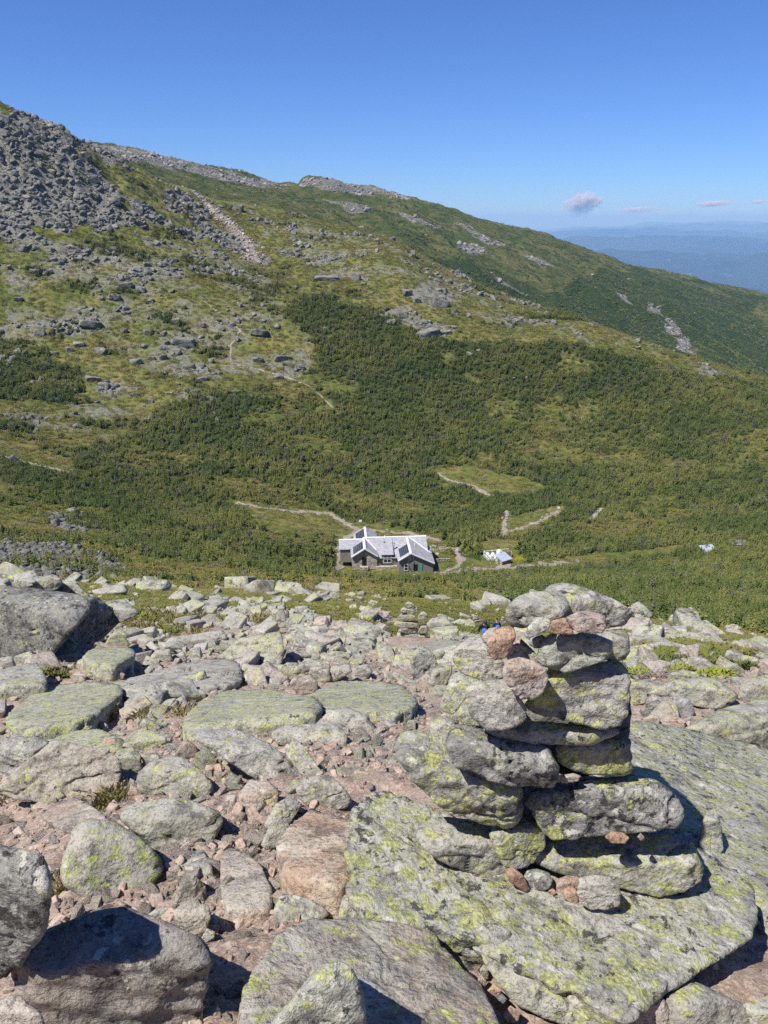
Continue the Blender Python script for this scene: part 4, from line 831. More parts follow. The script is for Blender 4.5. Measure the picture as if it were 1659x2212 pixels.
# ------------------------------------------------------------------ generic rock shapes for copies and scatter
def blob_rock(name, seed, level, flat=.65, p=18, amp=.05, chips=4, cut=.88):
    rnd = np.random.default_rng(seed); pts = np.array([(a, b, c) for a in (-1, 1) for b in (-1, 1) for c in (-1, 1)], float) * rnd.uniform(.5, 1.0, (8, 3)); pts = np.concatenate([pts, rnd.uniform(-.9, .9, (3, 3))])
    pts *= np.array([1, rnd.uniform(.5, .85), flat * rnd.uniform(.7, 1.1)])
    me, c = rock_mesh(name, pts, level, seed, p=p, amp=amp, chips=chips, cut=cut); return me
def chip_rock(seed, flat=.6):
    rnd = np.random.default_rng(seed); pts = np.array([(a, b, c) for a in (-1, 1) for b in (-1, 1) for c in (-1, 1)], float) * rnd.uniform(.45, 1.0, (8, 3)); pts = np.concatenate([pts, rnd.uniform(-1, 1, (5, 3))]) * [1, rnd.uniform(.55, .85), flat]
    bm = bmesh.new(); [bm.verts.new(q) for q in pts]; r_ = bmesh.ops.convex_hull(bm, input=bm.verts[:]); bmesh.ops.delete(bm, geom=[v for v in bm.verts if not v.link_faces], context='VERTS')
    bmesh.ops.bevel(bm, geom=bm.edges[:], offset=.06, segments=1, affect='EDGES', clamp_overlap=True); bmesh.ops.recalc_face_normals(bm, faces=bm.faces[:])
    me = bpy.data.meshes.new('r'); bm.to_mesh(me); bm.free(); return me
HEROPOLY = []
for ln in ROCKS.strip().splitlines():
    if ln.startswith('#'): continue
    f_ = ln.split('|'); HEROPOLY.append((f_[4], parse(f_[1], f_[6])))
def blocked(u, v): return ((u > 835) & (u < 945) & (v > 1290) & (v < 1405)) | ((u > 1022) & (u < 1100) & (v > 1325) & (v < 1420))
def in_hero(u, v, grow=0):
    for lb, p in HEROPOLY:
        if in_poly(np.array([u]), np.array([v]), p)[0]: return True
    return False

LAND = [('the tall cairn', 1200, 1560), ('the small cairn', 900, 1345), ('the huge dark boulder', 140, 1380), ('the broad green slab', 130, 1520),
        ('the smooth pinkish slab', 390, 1450), ('the rough lichened mound', 545, 1400), ('the tan perched block', 585, 1550), ('the flat-topped grey boulder', 420, 1390),
        ('the pink-grey cube', 660, 1480), ('the big triangular boulder', 130, 1670), ('the steep mottled rock', 905, 1410), ('the purplish stone', 1390, 1530),
        ('the dead branches', 1415, 1440), ('the jagged split rock', 1530, 1395), ('the two hikers', 1060, 1350), ('the diagonal quartz-striped rock', 530, 1650),
        ('the dark-sided square boulder', 800, 1345), ('the triangular pale rock', 250, 1395), ('the brown grass patch', 350, 1360), ('the whale-backed boulder', 740, 1560)]
used = set()
def place_label(size, tone, shape, u, v, kindword='rock'):
    c = sorted(LAND, key=lambda q: math.hypot((q[1] - u), (q[2] - v) * 1.6))
    for q in c[:6]:
        dx, dy = u - q[1], v - q[2]; D = math.hypot(dx, dy)
        how = ('close ' if D < 45 else '') + (('left of' if dx < 0 else 'right of') if abs(dx) > 1.3 * abs(dy) else ('uphill of' if dy > 0 else 'beyond'))
        for sz in (size, size + ',') [:1]:
            s = f"{sz} {tone} {shape} {kindword} {how} {q[0]}"
            if s not in used and len(s.split()) <= 16: used.add(s); return s
    for extra in ('weathered', 'chipped', 'rounded-off', 'tilted', 'half-buried', 'sharp-edged', 'speckled', 'cracked', 'low', 'squat'):
        q = c[0]; s = f"{size} {tone} {extra} {shape} {kindword} {'left' if u < q[1] else 'right'} of {q[0]}"
        if s not in used: used.add(s); return s
    return s
TONES = [('grey', 'G'), ('pale grey', 'N'), ('yellow-lichened', 'L'), ('pinkish', 'P'), ('dark blotched', 'Gd'), ('mottled grey', 'N2')]
TPL = []
for i in range(15):
    flat = (.28, .45, .6)[i % 3]
    TPL.append((blob_rock('rock', 300 + i, 4, flat, p=(14, 22, 30)[i % 3]), ('flat', 'blocky', 'upright')[i % 3]))
rn = random.Random(5); cnt = 0
GM = 'loose rocks of the rubble field'
placed = []
mesh_by = {}
tries = 0
while cnt < 170 and tries < 6000:
    tries += 1
    v = 1300 + 360 * rn.random() ** 1.3; u = rn.uniform(-10, 1669)
    if in_hero(u, v) or blocked(u, v) or (u < 330 and v < 1325): continue
    P = hit(u, v, 2, 90); y = P[1]
    if y > 48 or y < 2.5: continue
    wpx = (13 + 36 * rn.random() ** 2.2) * (.55 + 1.25 * (v - 1300) / 300)
    if any(abs(u - a) < .55 * (wpx + w) * .8 and abs(v - b) < .35 * (wpx + w) * .8 for a, b, w in placed): continue
    placed.append((u, v, wpx))
    depth = P[1] * CA - P[2] * SA; w = wpx / F * depth
    k = rn.randrange(15); tone, mk = TONES[rn.choice((0, 0, 0, 1, 2, 2, 3, 4, 4, 5))]; me, shp = TPL[k]
    key = (k, mk)
    if key not in mesh_by: m2 = me.copy(); m2.materials.clear(); m2.materials.append(M[mk + '_s']); mesh_by[key] = m2
    o = bpy.data.objects.new('rock', mesh_by[key]); COL.objects.link(o)
    s = w * .46; o.scale = (s, s * rn.uniform(.8, 1.1), s * rn.uniform(.85, 1.2)); o.rotation_euler = (rn.uniform(-.25, .25) - .2, rn.uniform(-.25, .25), rn.uniform(0, 6.28))
    zz = H1(P[0], P[1]); o.location = (P[0], P[1], zz + s * (.12, .3, .45)[k % 3])
    size = 'large' if wpx > 42 else 'medium' if wpx > 27 else 'small'
    tag(o, place_label(size, tone, shp, u, v), 'rock', GM); cnt += 1

# named boulders on the far hillside
def h8(x, y, w, h): return (x * .496, 685.8 + y * .496, w * .496, h * .496)
def h7(x, y, w, h): return (822.9 + x * .504, 356.6 + y * .504, w * .504, h * .504)
def h6(x, y, w, h): return (x * .496, 192 + y * .496, w * .496, h * .496)
HB = [h8(*t) for t in [(805,100,95,60),(765,147,50,25),(395,20,110,60),(350,115,60,35),(405,265,65,40),(455,292,60,25),(590,187,60,42),(712,172,32,32),(662,175,32,28),(440,142,62,26),(1130,58,92,50),(1125,180,60,32),(1230,172,80,38),(1308,215,45,32),(920,185,34,28),(1215,260,40,22),(590,333,38,22),(655,362,32,20),(775,285,26,26),(850,318,52,20),(1025,322,42,20),(915,352,36,24),(835,208,36,22),(885,265,46,16),(740,327,36,16),(173,65,50,24),(628,481,36,16),(305,138,38,36),(1330,97,28,20),(945,445,22,16),(540,55,40,36),(770,15,40,28),(880,30,36,26),(645,62,40,20),(235,150,46,26)]]
HB += [h7(*t) for t in [(115,545,52,42),(155,580,36,32),(252,588,92,48),(310,525,26,22),(205,718,90,38),(275,714,58,20),(90,642,50,26),(568,652,32,24),(570,912,26,14),(630,910,26,14),(380,806,36,14),(45,668,52,32),(210,568,30,22)]]
HB += [h6(*t) for t in [(400,390,55,60),(600,520,55,48),(648,505,42,60),(375,290,64,56),(185,200,46,44),(20,130,52,52),(500,485,62,52),(1040,520,50,36),(550,850,60,34),(615,872,42,28),(500,900,62,50),(265,590,50,36),(330,570,34,34),(90,690,60,36),(150,790,50,26),(860,780,30,16),(1425,820,110,30),(1550,815,45,55),(80,910,46,32),(640,760,30,16)]]
HT = [(blob_rock('hillside_boulder', 340 + i, 4, (.55, .8)[i % 2], p=14, amp=.08, chips=12, cut=.72), ('low', 'bulky')[i % 2]) for i in range(8)]
for me, _ in HT: me.materials.append(M['hillrock'])
HL = [('the long trail zigzag', 505, 730), ('the pinkish scar', 500, 510), ('the rocky left summit', 60, 330), ('the paired overhanging boulder', 395, 740), ('the spruce belt edge', 640, 760),
      ('the outcrop cluster in mid slope', 930, 645), ('the lower left clearing', 200, 860), ('the heath terrace', 250, 650)]
for i, (u, v, w, h) in enumerate(HB):
    P = hit(u, v + h * .3, 60, 680); depth = P[1] * CA - P[2] * SA; s = w / F * depth * .55
    me, shp = HT[i % 8]
    o = bpy.data.objects.new('hillside_boulder', me); COL.objects.link(o)
    o.scale = (s, s * .85, min(s * 1.3, h / F * depth * .75)); o.rotation_euler = (rn.uniform(-.15, .15), rn.uniform(-.15, .15), rn.uniform(-.5, .5) + 3.14 * (i % 2))
    o.location = (P[0], P[1], H1(P[0], P[1]) + o.scale[2] * .22)
    size = 'huge' if w > 35 else 'big' if w > 22 else 'middling' if w > 15 else 'modest'
    c = sorted(HL, key=lambda q: math.hypot(q[1] - u, q[2] - v)); lab = None
    for q in c:
        for ad in ('grey', 'dark-sided', 'angular', 'blunt', 'sloping'):
            how = ('left of' if u < q[1] else 'right of') if abs(u - q[1]) > abs(v - q[2]) else ('above' if v < q[2] else 'below')
            s_ = f"{size} {ad} {shp} boulder on the far hillside, {how} {q[0]}"
            if s_ not in used: lab = s_; used.add(s_); break
        if lab: break
    tag(o, lab, 'boulder', 'boulders scattered over the far hillside')

# ------------------------------------------------------------------ scatter (uncountable stuff only)
def scatter(name, pts, rot, scl, variants, label, cat):
    c = bpy.data.collections.new(name + '_shapes')
    for i, me in enumerate(variants):
        o = bpy.data.objects.new(f'{name}_shape_{i:02d}', me); c.objects.link(o)
    n = len(pts); me = bpy.data.meshes.new(name); me.vertices.add(n); me.vertices.foreach_set('co', np.asarray(pts, np.float32).ravel())
    for nm, arr in (('rot', rot), ('scl', scl)):
        a = me.attributes.new(nm, 'FLOAT_VECTOR', 'POINT'); a.data.foreach_set('vector', np.asarray(arr, np.float32).ravel())
    a = me.attributes.new('idx', 'INT', 'POINT'); a.data.foreach_set('value', RNG.integers(0, len(variants), n).astype(np.int32))
    o = bpy.data.objects.new(name, me); COL.objects.link(o)
    g = bpy.data.node_groups.new(name, 'GeometryNodeTree')
    g.interface.new_socket('Geometry', in_out='INPUT', socket_type='NodeSocketGeometry'); g.interface.new_socket('Geometry', in_out='OUTPUT', socket_type='NodeSocketGeometry')
    N = g.nodes; gi = N.new('NodeGroupInput'); go = N.new('NodeGroupOutput'); ip = N.new('GeometryNodeInstanceOnPoints'); ci = N.new('GeometryNodeCollectionInfo')
    ci.inputs['Collection'].default_value = c; ci.inputs['Separate Children'].default_value = True; ci.inputs['Reset Children'].default_value = True
    def at(nm, t):
        x = N.new('GeometryNodeInputNamedAttribute'); x.data_type = t; x.inputs['Name'].default_value = nm
        return [q for q in x.outputs if q.enabled and q.name == 'Attribute'][0]
    L = g.links; L.new(gi.outputs[0], ip.inputs['Points']); L.new(ci.outputs[0], ip.inputs['Instance']); ip.inputs['Pick Instance'].default_value = True
    L.new(at('idx', 'INT'), ip.inputs['Instance Index']); L.new(at('scl', 'FLOAT_VECTOR'), ip.inputs['Scale'])
    e2r = N.new('FunctionNodeEulerToRotation'); L.new(at('rot', 'FLOAT_VECTOR'), e2r.inputs[0]); L.new(e2r.outputs[0], ip.inputs['Rotation'])
    L.new(ip.outputs[0], go.inputs[0])
    m = o.modifiers.new('scatter', 'NODES'); m.node_group = g
    tag(o, label, cat, kind='stuff'); return o
# skyline table: highest sight-line slope met before each range (to skip what can never be seen)
HZ_AZ = np.radians(np.linspace(-42, 42, 500)); HZ_R = np.geomspace(1, 2600, 700)
_A, _B = np.meshgrid(HZ_AZ, HZ_R, indexing='ij'); _s = H(_B.ravel() * np.sin(_A.ravel()), _B.ravel() * np.cos(_A.ravel())).reshape(_A.shape) / _B
HZ = np.maximum.accumulate(_s, axis=1)
def visible(x, y, z, top):
    r = np.hypot(x, y); az = np.arctan2(x, y)
    i = np.clip(((az - HZ_AZ[0]) / (HZ_AZ[-1] - HZ_AZ[0]) * 499).astype(int), 0, 499)
    j = np.clip(np.searchsorted(HZ_R, r * .97) - 1, 0, 699)
    return (z + top) / r > HZ[i, j] - .0
def sample(r0, r1, dens, azm=40):
    n = int(R(2 * azm) / 2 * (r1 * r1 - r0 * r0) * dens)
    r = np.sqrt(RNG.uniform(r0 * r0, r1 * r1, n)); a = RNG.uniform(-R(azm), R(azm), n)
    x, y = r * np.sin(a), r * np.cos(a); z = H(x, y); return x, y, z, r
SUNV = (-.80, -.60)
# --- foliage meshes
def foliage_mat(name, c1, c2, c3, dead=(.16, .15, .14), pd=.06):
    s = NT(name); co = s.coords(False); oi = s.n('ShaderNodeObjectInfo'); geo = s.n('ShaderNodeNewGeometry')
    wp = s.noise(oi.outputs['Location'], .035, 4, .6)
    f = s.math('ADD', s.math('MULTIPLY', oi.outputs['Random'], .55), s.math('MULTIPLY', geo.outputs['Random Per Island'], .45))
    c = s.mix(f, c1, c2); c = s.mix(s.ramp(s.math('ADD', wp, s.math('MULTIPLY', oi.outputs['Random'], .2)), .5, .75), c, c3)
    c = s.mix(s.math('GREATER_THAN', s.math('FRACT', s.math('MULTIPLY', oi.outputs['Random'], 17.3)), 1 - pd), c, dead)
    s.l(c, s.b.inputs['Base Color']); s.b.inputs['Roughness'].default_value = .75; s.b.inputs['Specular IOR Level'].default_value = .15
    tr = s.n('ShaderNodeBsdfTranslucent'); s.l(c, tr.inputs[0]); mx = s.n('ShaderNodeMixShader'); mx.inputs[0].default_value = .22
    s.l(s.b.outputs[0], mx.inputs[1]); s.l(tr.outputs[0], mx.inputs[2]); s.l(mx.outputs[0], s.out.inputs[0])
    return s.m
M['fir'] = foliage_mat('fir_needles', (.08, .117, .033), (.20, .25, .078), (.265, .27, .082), (.19, .175, .14), .045)
M['heathleaf'] = foliage_mat('heath_leaves', (.12, .145, .03), (.21, .205, .055), (.25, .20, .07), (.22, .17, .12), .10)
def conifer(V, Fc, cx, cy, h, w, rnd, tiers=6, per=6, lean=(0, 0)):
    for t in range(tiers):
        f = t / tiers; z = h * (.08 + .92 * f); L = w * (1 - f) ** .8 + .05 * w
        for k in range(per):
            a = rnd.uniform(0, 6.283); l = L * rnd.uniform(.65, 1.25); bw = l * rnd.uniform(.28, .45) + .03
            ca, sa = math.cos(a), math.sin(a); ox, oy = cx + lean[0] * z, cy + lean[1] * z
            n = len(V); dz = -l * rnd.uniform(.05, .3); up = l * rnd.uniform(.12, .4)
            V += [(ox, oy, z + .06 * h), (ox + ca * l * .6 - sa * bw, oy + sa * l * .6 + ca * bw, z + dz), (ox + ca * l * .6 + sa * bw, oy + sa * l * .6 - ca * bw, z + dz),
                  (ox + ca * l, oy + sa * l, z + dz + up)]
            Fc += [(n, n + 1, n + 2), (n + 1, n + 3, n + 2)]
    n = len(V); V += [(cx + lean[0] * h - .04 * w, cy, h * .85), (cx + lean[0] * h + .05 * w, cy, h * .85), (cx + lean[0] * h, cy + .03, h * 1.08)]; Fc += [(n, n + 1, n + 2)]
def clump(seed, n=7, rad=.95, hh=(.75, 1.6), tiers=6, per=6):
    rnd = random.Random(seed); V, Fc = [], []
    for i in range(n):
        a = rnd.uniform(0, 6.28); r_ = rad * math.sqrt(rnd.random()) * .85
        conifer(V, Fc, r_ * math.cos(a), r_ * math.sin(a), rnd.uniform(*hh) * (1.15 - .4 * r_ / rad), rnd.uniform(.30, .48), rnd, tiers, per, (rnd.uniform(.0, .35), rnd.uniform(-.1, .1)))
    me = mesh_np('krummholz', V, Fc, False); me.materials.append(M['fir']); return me
def heath_tuft(seed, n=90, rad=.7, h=.28, lw=.09):
    rnd = random.Random(seed); V, Fc = [], []
    for i in range(n):
        a = rnd.uniform(0, 6.28); q = math.sqrt(rnd.random()); x, y = rad * q * math.cos(a), rad * q * math.sin(a); z = h * (1 - q * q) * rnd.uniform(.4, 1.1)
        b = rnd.uniform(0, 6.28); l = lw * rnd.uniform(.8, 1.9); m = len(V); t = rnd.uniform(.2, 1.1)
        V += [(x - math.sin(b) * l * .5, y + math.cos(b) * l * .5, z), (x + math.sin(b) * l * .5, y - math.cos(b) * l * .5, z), (x + math.cos(b) * l, y + math.sin(b) * l, z + l * t)]
        Fc += [(m, m + 1, m + 2)]
    me = mesh_np('heath', V, Fc, False); me.materials.append(M['heathleaf']); return me
CL = [clump(i) for i in range(8)]
CLF = [clump(20 + i, n=6, tiers=3, per=5) for i in range(5)]
HE = [heath_tuft(i) for i in range(6)]
def cat3(*a): return [np.concatenate(q) for q in zip(*a)]
def rots(n, tilt=.15): return np.stack([RNG.uniform(-tilt, tilt, n), RNG.uniform(-tilt, tilt, n), RNG.uniform(0, 6.283, n)], -1)
HX, HY = HUT
def off_hut(x, y):
    lx, ly = x - 0.9, y - 192.
    return ~((lx > -13.5) & (lx < 14.5) & (ly > -13.5) & (ly < 10)) & ~((np.abs(x - 29) < 5.5) & (np.abs(y - 190.5) < 6.5))
P_, S_, H_, HS_ = [], [], [], []
for r0, r1, dn, s0, s1, variants in ((58, 130, 1.05, .55, .95, 0), (130, 270, .78, .6, 1.35, 0), (270, 620, .42, .8, 1.7, 0)):
    x, y, z, r = sample(r0, r1, dn); sc, rk, bare, wd, cl = zones(x, y, z)
    ok = (RNG.random(len(x)) < sc) & (path_dist(x, y) > .9) & off_hut(x, y) & visible(x, y, z, 1.5) & (bare < .5)
    x, y, z = x[ok], y[ok], z[ok]; n = len(x); s = RNG.uniform(s0, s1, n)
    P_.append(np.stack([x, y, z - .1], -1)); S_.append(np.stack([s, s, s * RNG.uniform(.6, 1.9, n)], -1))
    x, y, z, r = sample(r0, r1, dn * (1.0 if r0 < 130 else .8)); sc, rk, bare, wd, cl = zones(x, y, z)
    ok = (RNG.random(len(x)) < np.where(cl, .3, np.where(sc < .9, np.where((rk > .8) & (r < 260), .06, .85 - .7 * rk), .25))) & (path_dist(x, y) > .2) & off_hut(x, y) & visible(x, y, z, .4) & (bare < .6)
    x, y, z = x[ok], y[ok], z[ok]; n = len(x); s = RNG.uniform(.6, 1.3, n) * s1
    H_.append(np.stack([x, y, z - .03], -1)); HS_.append(np.stack([s, s, s * RNG.uniform(.7, 1.8, n)], -1))
p = np.concatenate(P_); s = np.concatenate(S_)
print('scrub', len(p)); scatter('krummholz_scrub', p, rots(len(p)), s, CL, 'dense dwarf spruce and fir scrub filling the col and lower slopes', 'scrub')
# low plants between the boulders near the rim
x, y, z, r = sample(12, 58, 7.0, 40); _, _, bare, _, _ = zones(x, y, z); ok = (bare < .5) & visible(x, y, z, .2)
x, y, z = x[ok], y[ok], z[ok]; n = len(x); s2 = RNG.uniform(.25, .6, n)
H_.append(np.stack([x, y, z], -1)); HS_.append(np.stack([s2, s2, s2 * RNG.uniform(.5, 1.2, n)], -1))
p = np.concatenate(H_); s = np.concatenate(HS_)
print('heath', len(p)); scatter('heath_plants', p, rots(len(p)), s, HE, 'olive and yellow-green alpine heath matting the open slopes', 'heath')
# far forest
x, y, z, r = sample(670, 2150, .045, 38); sc, rk, bare, wd, cl = zones(x, y, z)
prob = np.where(wd > .5, 1, .10 + .5 * (fbm2(x / 45, y / 60, 4, 51) > .25)) * (1 - rk)
ok = (RNG.random(len(x)) < prob) & visible(x, y, z, 3)
x, y, z = x[ok], y[ok], z[ok]; n = len(x); s = RNG.uniform(1.6, 3.0, n)
print('far', n); scatter('distant_woods', np.stack([x, y, z - .5], -1), rots(n), np.stack([s, s, s * .9], -1), CLF, 'dark low forest clothing the farther mountainside', 'woods')
# rocks of the slopes
HR = [blob_rock('r', 400 + i, 3, (.45, .7, .9)[i % 3], p=24, amp=.07) for i in range(10)]
for me in HR: me.materials.append(M['hillrock'])
x, y, z, r = sample(58, 655, .75); sc, rk, bare, wd, cl = zones(x, y, z)
cl3 = fbm2(x / 8, y / 8, 3, 52)
veg = fbm2(x / 26, y / 20, 3, 58); prob = rk * np.clip(.3 + .8 * cl3 + .75 * (rk > .9) - 1.6 * (veg > .22) * (r > 330), 0, 1) + np.where(sc < .5, .007 + .03 * (cl3 > .55), .001)
ok = (RNG.random(len(x)) < prob) & visible(x, y, z, 1) & off_hut(x, y) & (path_dist(x, y) > .1)
x, y, z, r, rkk = x[ok], y[ok], z[ok], r[ok], rk[ok]; n = len(x)
s = np.where(r < 260, r / 480, r / 760) * np.clip(RNG.pareto(1.7, n) * .7 + .4, .3, 4.2) * np.where((rkk > .9) & (r > 330), .85, .9)
xe, ye, ze, re_ = sample(75, 240, 5.5, 38); sc, rk, bare, wd, cl = zones(xe, ye, ze); ok = (rk > .8) & (RNG.random(len(xe)) < np.clip(.75 + fbm2(xe / 6, ye / 6, 3, 59), 0, 1)) & (path_dist(xe, ye) > 0)
xe, ye, ze = xe[ok], ye[ok], ze[ok]; se = np.clip(RNG.pareto(2.0, len(xe)) * .14 + .13, .12, .8)
x, y, z, s = (np.concatenate(q) for q in ((x, xe), (y, ye), (z, ze), (s, se))); n = len(x)
print('hill rocks', n)
scatter('hillside_rocks', np.stack([x, y, z + s * .15], -1), rots(n, .6), np.stack([s, s * RNG.uniform(.7, 1, n), s * RNG.uniform(.7, 1.2, n)], -1), HR, 'grey broken rocks strewn over the hillside and its rocky shoulder', 'scree')
# the far ridge's scree
SR = [blob_rock('r', 440 + i, 3, .6, p=24, amp=.06) for i in range(6)]
for me in SR: me.materials.append(M['screerock'])
x, y, z, r = sample(670, 2100, .035, 38); sc, rk, bare, wd, cl = zones(x, y, z); ok = (RNG.random(len(x)) < rk * .9 + .004) & visible(x, y, z, 2)
x, y, z, r = x[ok], y[ok], z[ok], r[ok]; n = len(x); s = np.clip(RNG.pareto(2.5, n) * 1.2 + 1.0, 1, 6)
print('scree', n); scatter('ridge_scree', np.stack([x, y, z], -1), rots(n, .6), np.stack([s, s * .8, s * .8], -1), SR, 'grey scree streaks and blocks on the far ridge', 'scree')
# rubble under the named rocks
RB = []
for i in range(14):
    me = chip_rock(460 + i, (.35, .6)[i % 2]) if i % 2 else blob_rock('r', 460 + i, 4, (.3, .45, .65)[i % 3], p=(14, 22, 30)[i % 3], amp=.05)
    me.materials.append(M[('mid', 'G_r', 'Gd_r', 'N_r', 'P_r', 'L_r', 'mid')[i % 7]]); RB.append(me)
pp, ss = [], []
for r0, r1, dn in ((2.6, 8, 30), (8, 20, 18), (20, 62, 6.5)):
    x, y, z, r = sample(r0, r1, dn, 42); _, _, bare, _, _ = zones(x, y, z)
    dens = fbm2(x / 1.6, y / 1.6, 3, 53)
    ok = (RNG.random(len(x)) < np.where(bare > .5, np.clip(.75 + .5 * dens + (r > 9) * .3, 0, 1), .15))
    u, v = project(np.stack([x, y, z], -1)); ok &= ~blocked(u, v)
    if r0 < 10:
        inb = np.zeros(len(x), bool)
        for lb, pl in HEROPOLY: inb |= in_poly(u, v, pl)
        ok &= ~inb
    x, y, z, r = x[ok], y[ok], z[ok], r[ok]; n = len(x)
    s = np.clip(RNG.pareto(2.0, n) * .05 + .035, .03, .16 + .008 * r) * (1 + r / 34)
    s = np.where(r < 7, np.minimum(s * .6, .02 + .012 * r), s)
    pp.append(np.stack([x, y, z + s * .2], -1)); ss.append(np.stack([s, s * RNG.uniform(.7, 1, n), s * RNG.uniform(.7, 1.1, n)], -1))
p = np.concatenate(pp); s = np.concatenate(ss); print('rubble', len(p))
scatter('rubble', p, rots(len(p), .35), s, RB, 'small broken rocks packed between the boulders of the foreground', 'rubble')
# gravel
GV = []
for i in range(8):
    me = chip_rock(480 + i, (.45, .7)[i % 2]); me.materials.append(M[('gravel', 'gravel', 'palerock', 'P_r')[i % 4]]); GV.append(me)
pp, ss = [], []
for r0, r1, dn in ((1.0, 3.2, 2300), (3.2, 7, 800), (7, 14, 120)):
    x, y, z, r = sample(r0, r1, dn, 40)
    ok = RNG.random(len(x)) < np.clip(.45 + .6 * fbm2(x * 1.7, y * 1.7, 3, 54), .06, 1); x, y, z, r = x[ok], y[ok], z[ok], r[ok]; n = len(x)
    z = z + gdetail(x, y, r)
    s = np.clip(RNG.pareto(1.6, n) * .006 + .0038, .0035, .032) * (1 + r / 9)
    pp.append(np.stack([x, y, z + s * .25], -1)); ss.append(np.stack([s, s * RNG.uniform(.7, 1, n), s * RNG.uniform(.6, 1, n)], -1))
p = np.concatenate(pp); s = np.concatenate(ss); print('gravel', len(p))
scatter('gravel', p, rots(len(p), .5), s, GV, 'pinkish gravel and pebbles lying on the bare dirt', 'gravel')
# stones along the trails
pp, ss = [], []
for P, w, nm in PW:
    L = len(P); m = 500 if nm == 'scar' else 130 if w > 1.6 else 90
    m = int(m * (7 if nm == 'scar' else 2.2)); i = RNG.integers(0, L, m); ww = w * (np.linspace(.35, 1.6, L)[i] if nm == 'scar' else 1.0)
    x = P[i, 0] + RNG.normal(0, .42, m) * ww; y = P[i, 1] + RNG.normal(0, .42, m) * ww; z = H(x, y); r = np.hypot(x, y)
    s = np.clip(RNG.pareto(2.4, m) * .1 + .12, .1, .7) * (r / 330) * (1.6 if nm == 'scar' else 1)
    pp.append(np.stack([x, y, z + .12], -1)); ss.append(np.stack([s, s, s * .7], -1))
# bare stony ground round the hut
m = 700; x = RNG.uniform(-14, 22, m); y = RNG.choice([177.5, 203.5], m) + RNG.normal(0, 1.6, m); z = H(x, y); s = np.clip(RNG.pareto(2.2, m) * .12 + .12, .1, .8)
pp.append(np.stack([x, y, z + .05], -1)); ss.append(np.stack([s, s, s * .7], -1))
p = np.concatenate(pp); s = np.concatenate(ss)
PR = [blob_rock('r', 500 + i, 3, .6, p=20, amp=.06) for i in range(6)]
for me in PR: me.materials.append(M['palerock'])
scatter('trail_stones', p, rots(len(p), .5), s, PR, 'pale pinkish stones lining the trails and the pinkish scar', 'stones')
# ------------------------------------------------------------------ small cairns: each stone lifts off by itself
def cairn_from(crop, specs, dist, group, cairnname):
    cx = 0
    for (lab, mat, pl) in specs:
        poly = parse(crop, pl); o = make_B('cairn_stone', poly, M[mat], y=dist, f=.3, b=0, level=4, th=.35)
        tag(o, lab, 'cairn stone', group)
SMALL = [('flat base slab of the small cairn, left one at its foot', 'G', '115,290 120,262 200,270 225,290 180,302 140,300'),
 ('lower right stone of the small cairn, lichened oblong', 'L', '180,300 190,275 235,268 240,290 220,305'),
 ('dark stone in the hollow of the small cairn', 'Gd', '122,262 128,243 180,240 212,250 210,268 160,270'),
 ('right grey block halfway up the small cairn', 'G', '205,268 212,235 242,228 250,255 240,272'),
 ('widest flat slab crossing the small cairn', 'G', '104,232 112,216 205,214 214,230 205,243 150,248 112,243'),
 ('tilted lichened slab above the widest one of the small cairn', 'L', '115,212 125,196 140,183 160,184 200,196 196,208 160,212'),
 ('upright dark stone right of the tilted slab on the small cairn', 'Gd', '205,212 208,185 230,175 250,190 244,210 225,214'),
 ('pinkish round stone near the top of the small cairn', 'P', '133,180 136,164 150,158 162,168 160,184 148,186'),
 ('grey cube under the top stone of the small cairn', 'G', '158,186 157,164 175,157 192,166 190,188 172,193'),
 ('dark cube right of the grey one on the small cairn', 'Gd', '188,178 190,158 204,156 206,176 198,184'),
 ('top stone of the small cairn', 'G', '156,160 154,146 166,134 182,140 192,152 186,160 170,164')]
cairn_from('2', SMALL, 20.5, 'stones of the small cairn', 's')
TINY = [('bottom stone of the little cairn left of the small cairn', 'G', '68,314 72,292 90,282 108,288 134,298 130,312 100,318'),
 ('middle stone of the little cairn left of the small cairn', 'G', '64,284 68,262 92,254 118,262 122,278 96,286'),
 ('upper stone of the little cairn left of the small cairn', 'N', '62,262 66,240 88,232 116,236 118,254 92,262'),
 ('top pebble of the little cairn left of the small cairn', 'N', '76,238 80,218 96,212 108,222 104,236')]
cairn_from('D', TINY, 26, 'stones of the little far cairns', 't')
TINY2 = [('bottom stone of the far cairn just left of the hikers', 'G', '1004,336 1010,306 1044,296 1082,308 1086,330 1050,342'),
 ('wide flat stone of the far cairn just left of the hikers', 'G', '996,306 1002,284 1030,274 1066,284 1072,300 1036,308'),
 ('upper stone of the far cairn just left of the hikers', 'N', '1018,276 1022,256 1044,250 1060,262 1056,276'),
 ('top pebble of the far cairn just left of the hikers', 'N', '1028,252 1030,234 1042,226 1050,238 1048,252')]
cairn_from('D', TINY2, 30, 'stones of the little far cairns', 't')
TINY3 = [('bottom stone of the far cairn just right of the hikers', 'G', '1296,346 1304,320 1340,314 1362,330 1352,348'),
 ('middle stone of the far cairn just right of the hikers', 'G', '1302,320 1306,296 1336,290 1352,304 1346,320'),
 ('top stone of the far cairn just right of the hikers', 'N', '1310,296 1314,276 1330,270 1344,282 1338,296')]
cairn_from('D', TINY3, 30, 'stones of the little far cairns', 't')

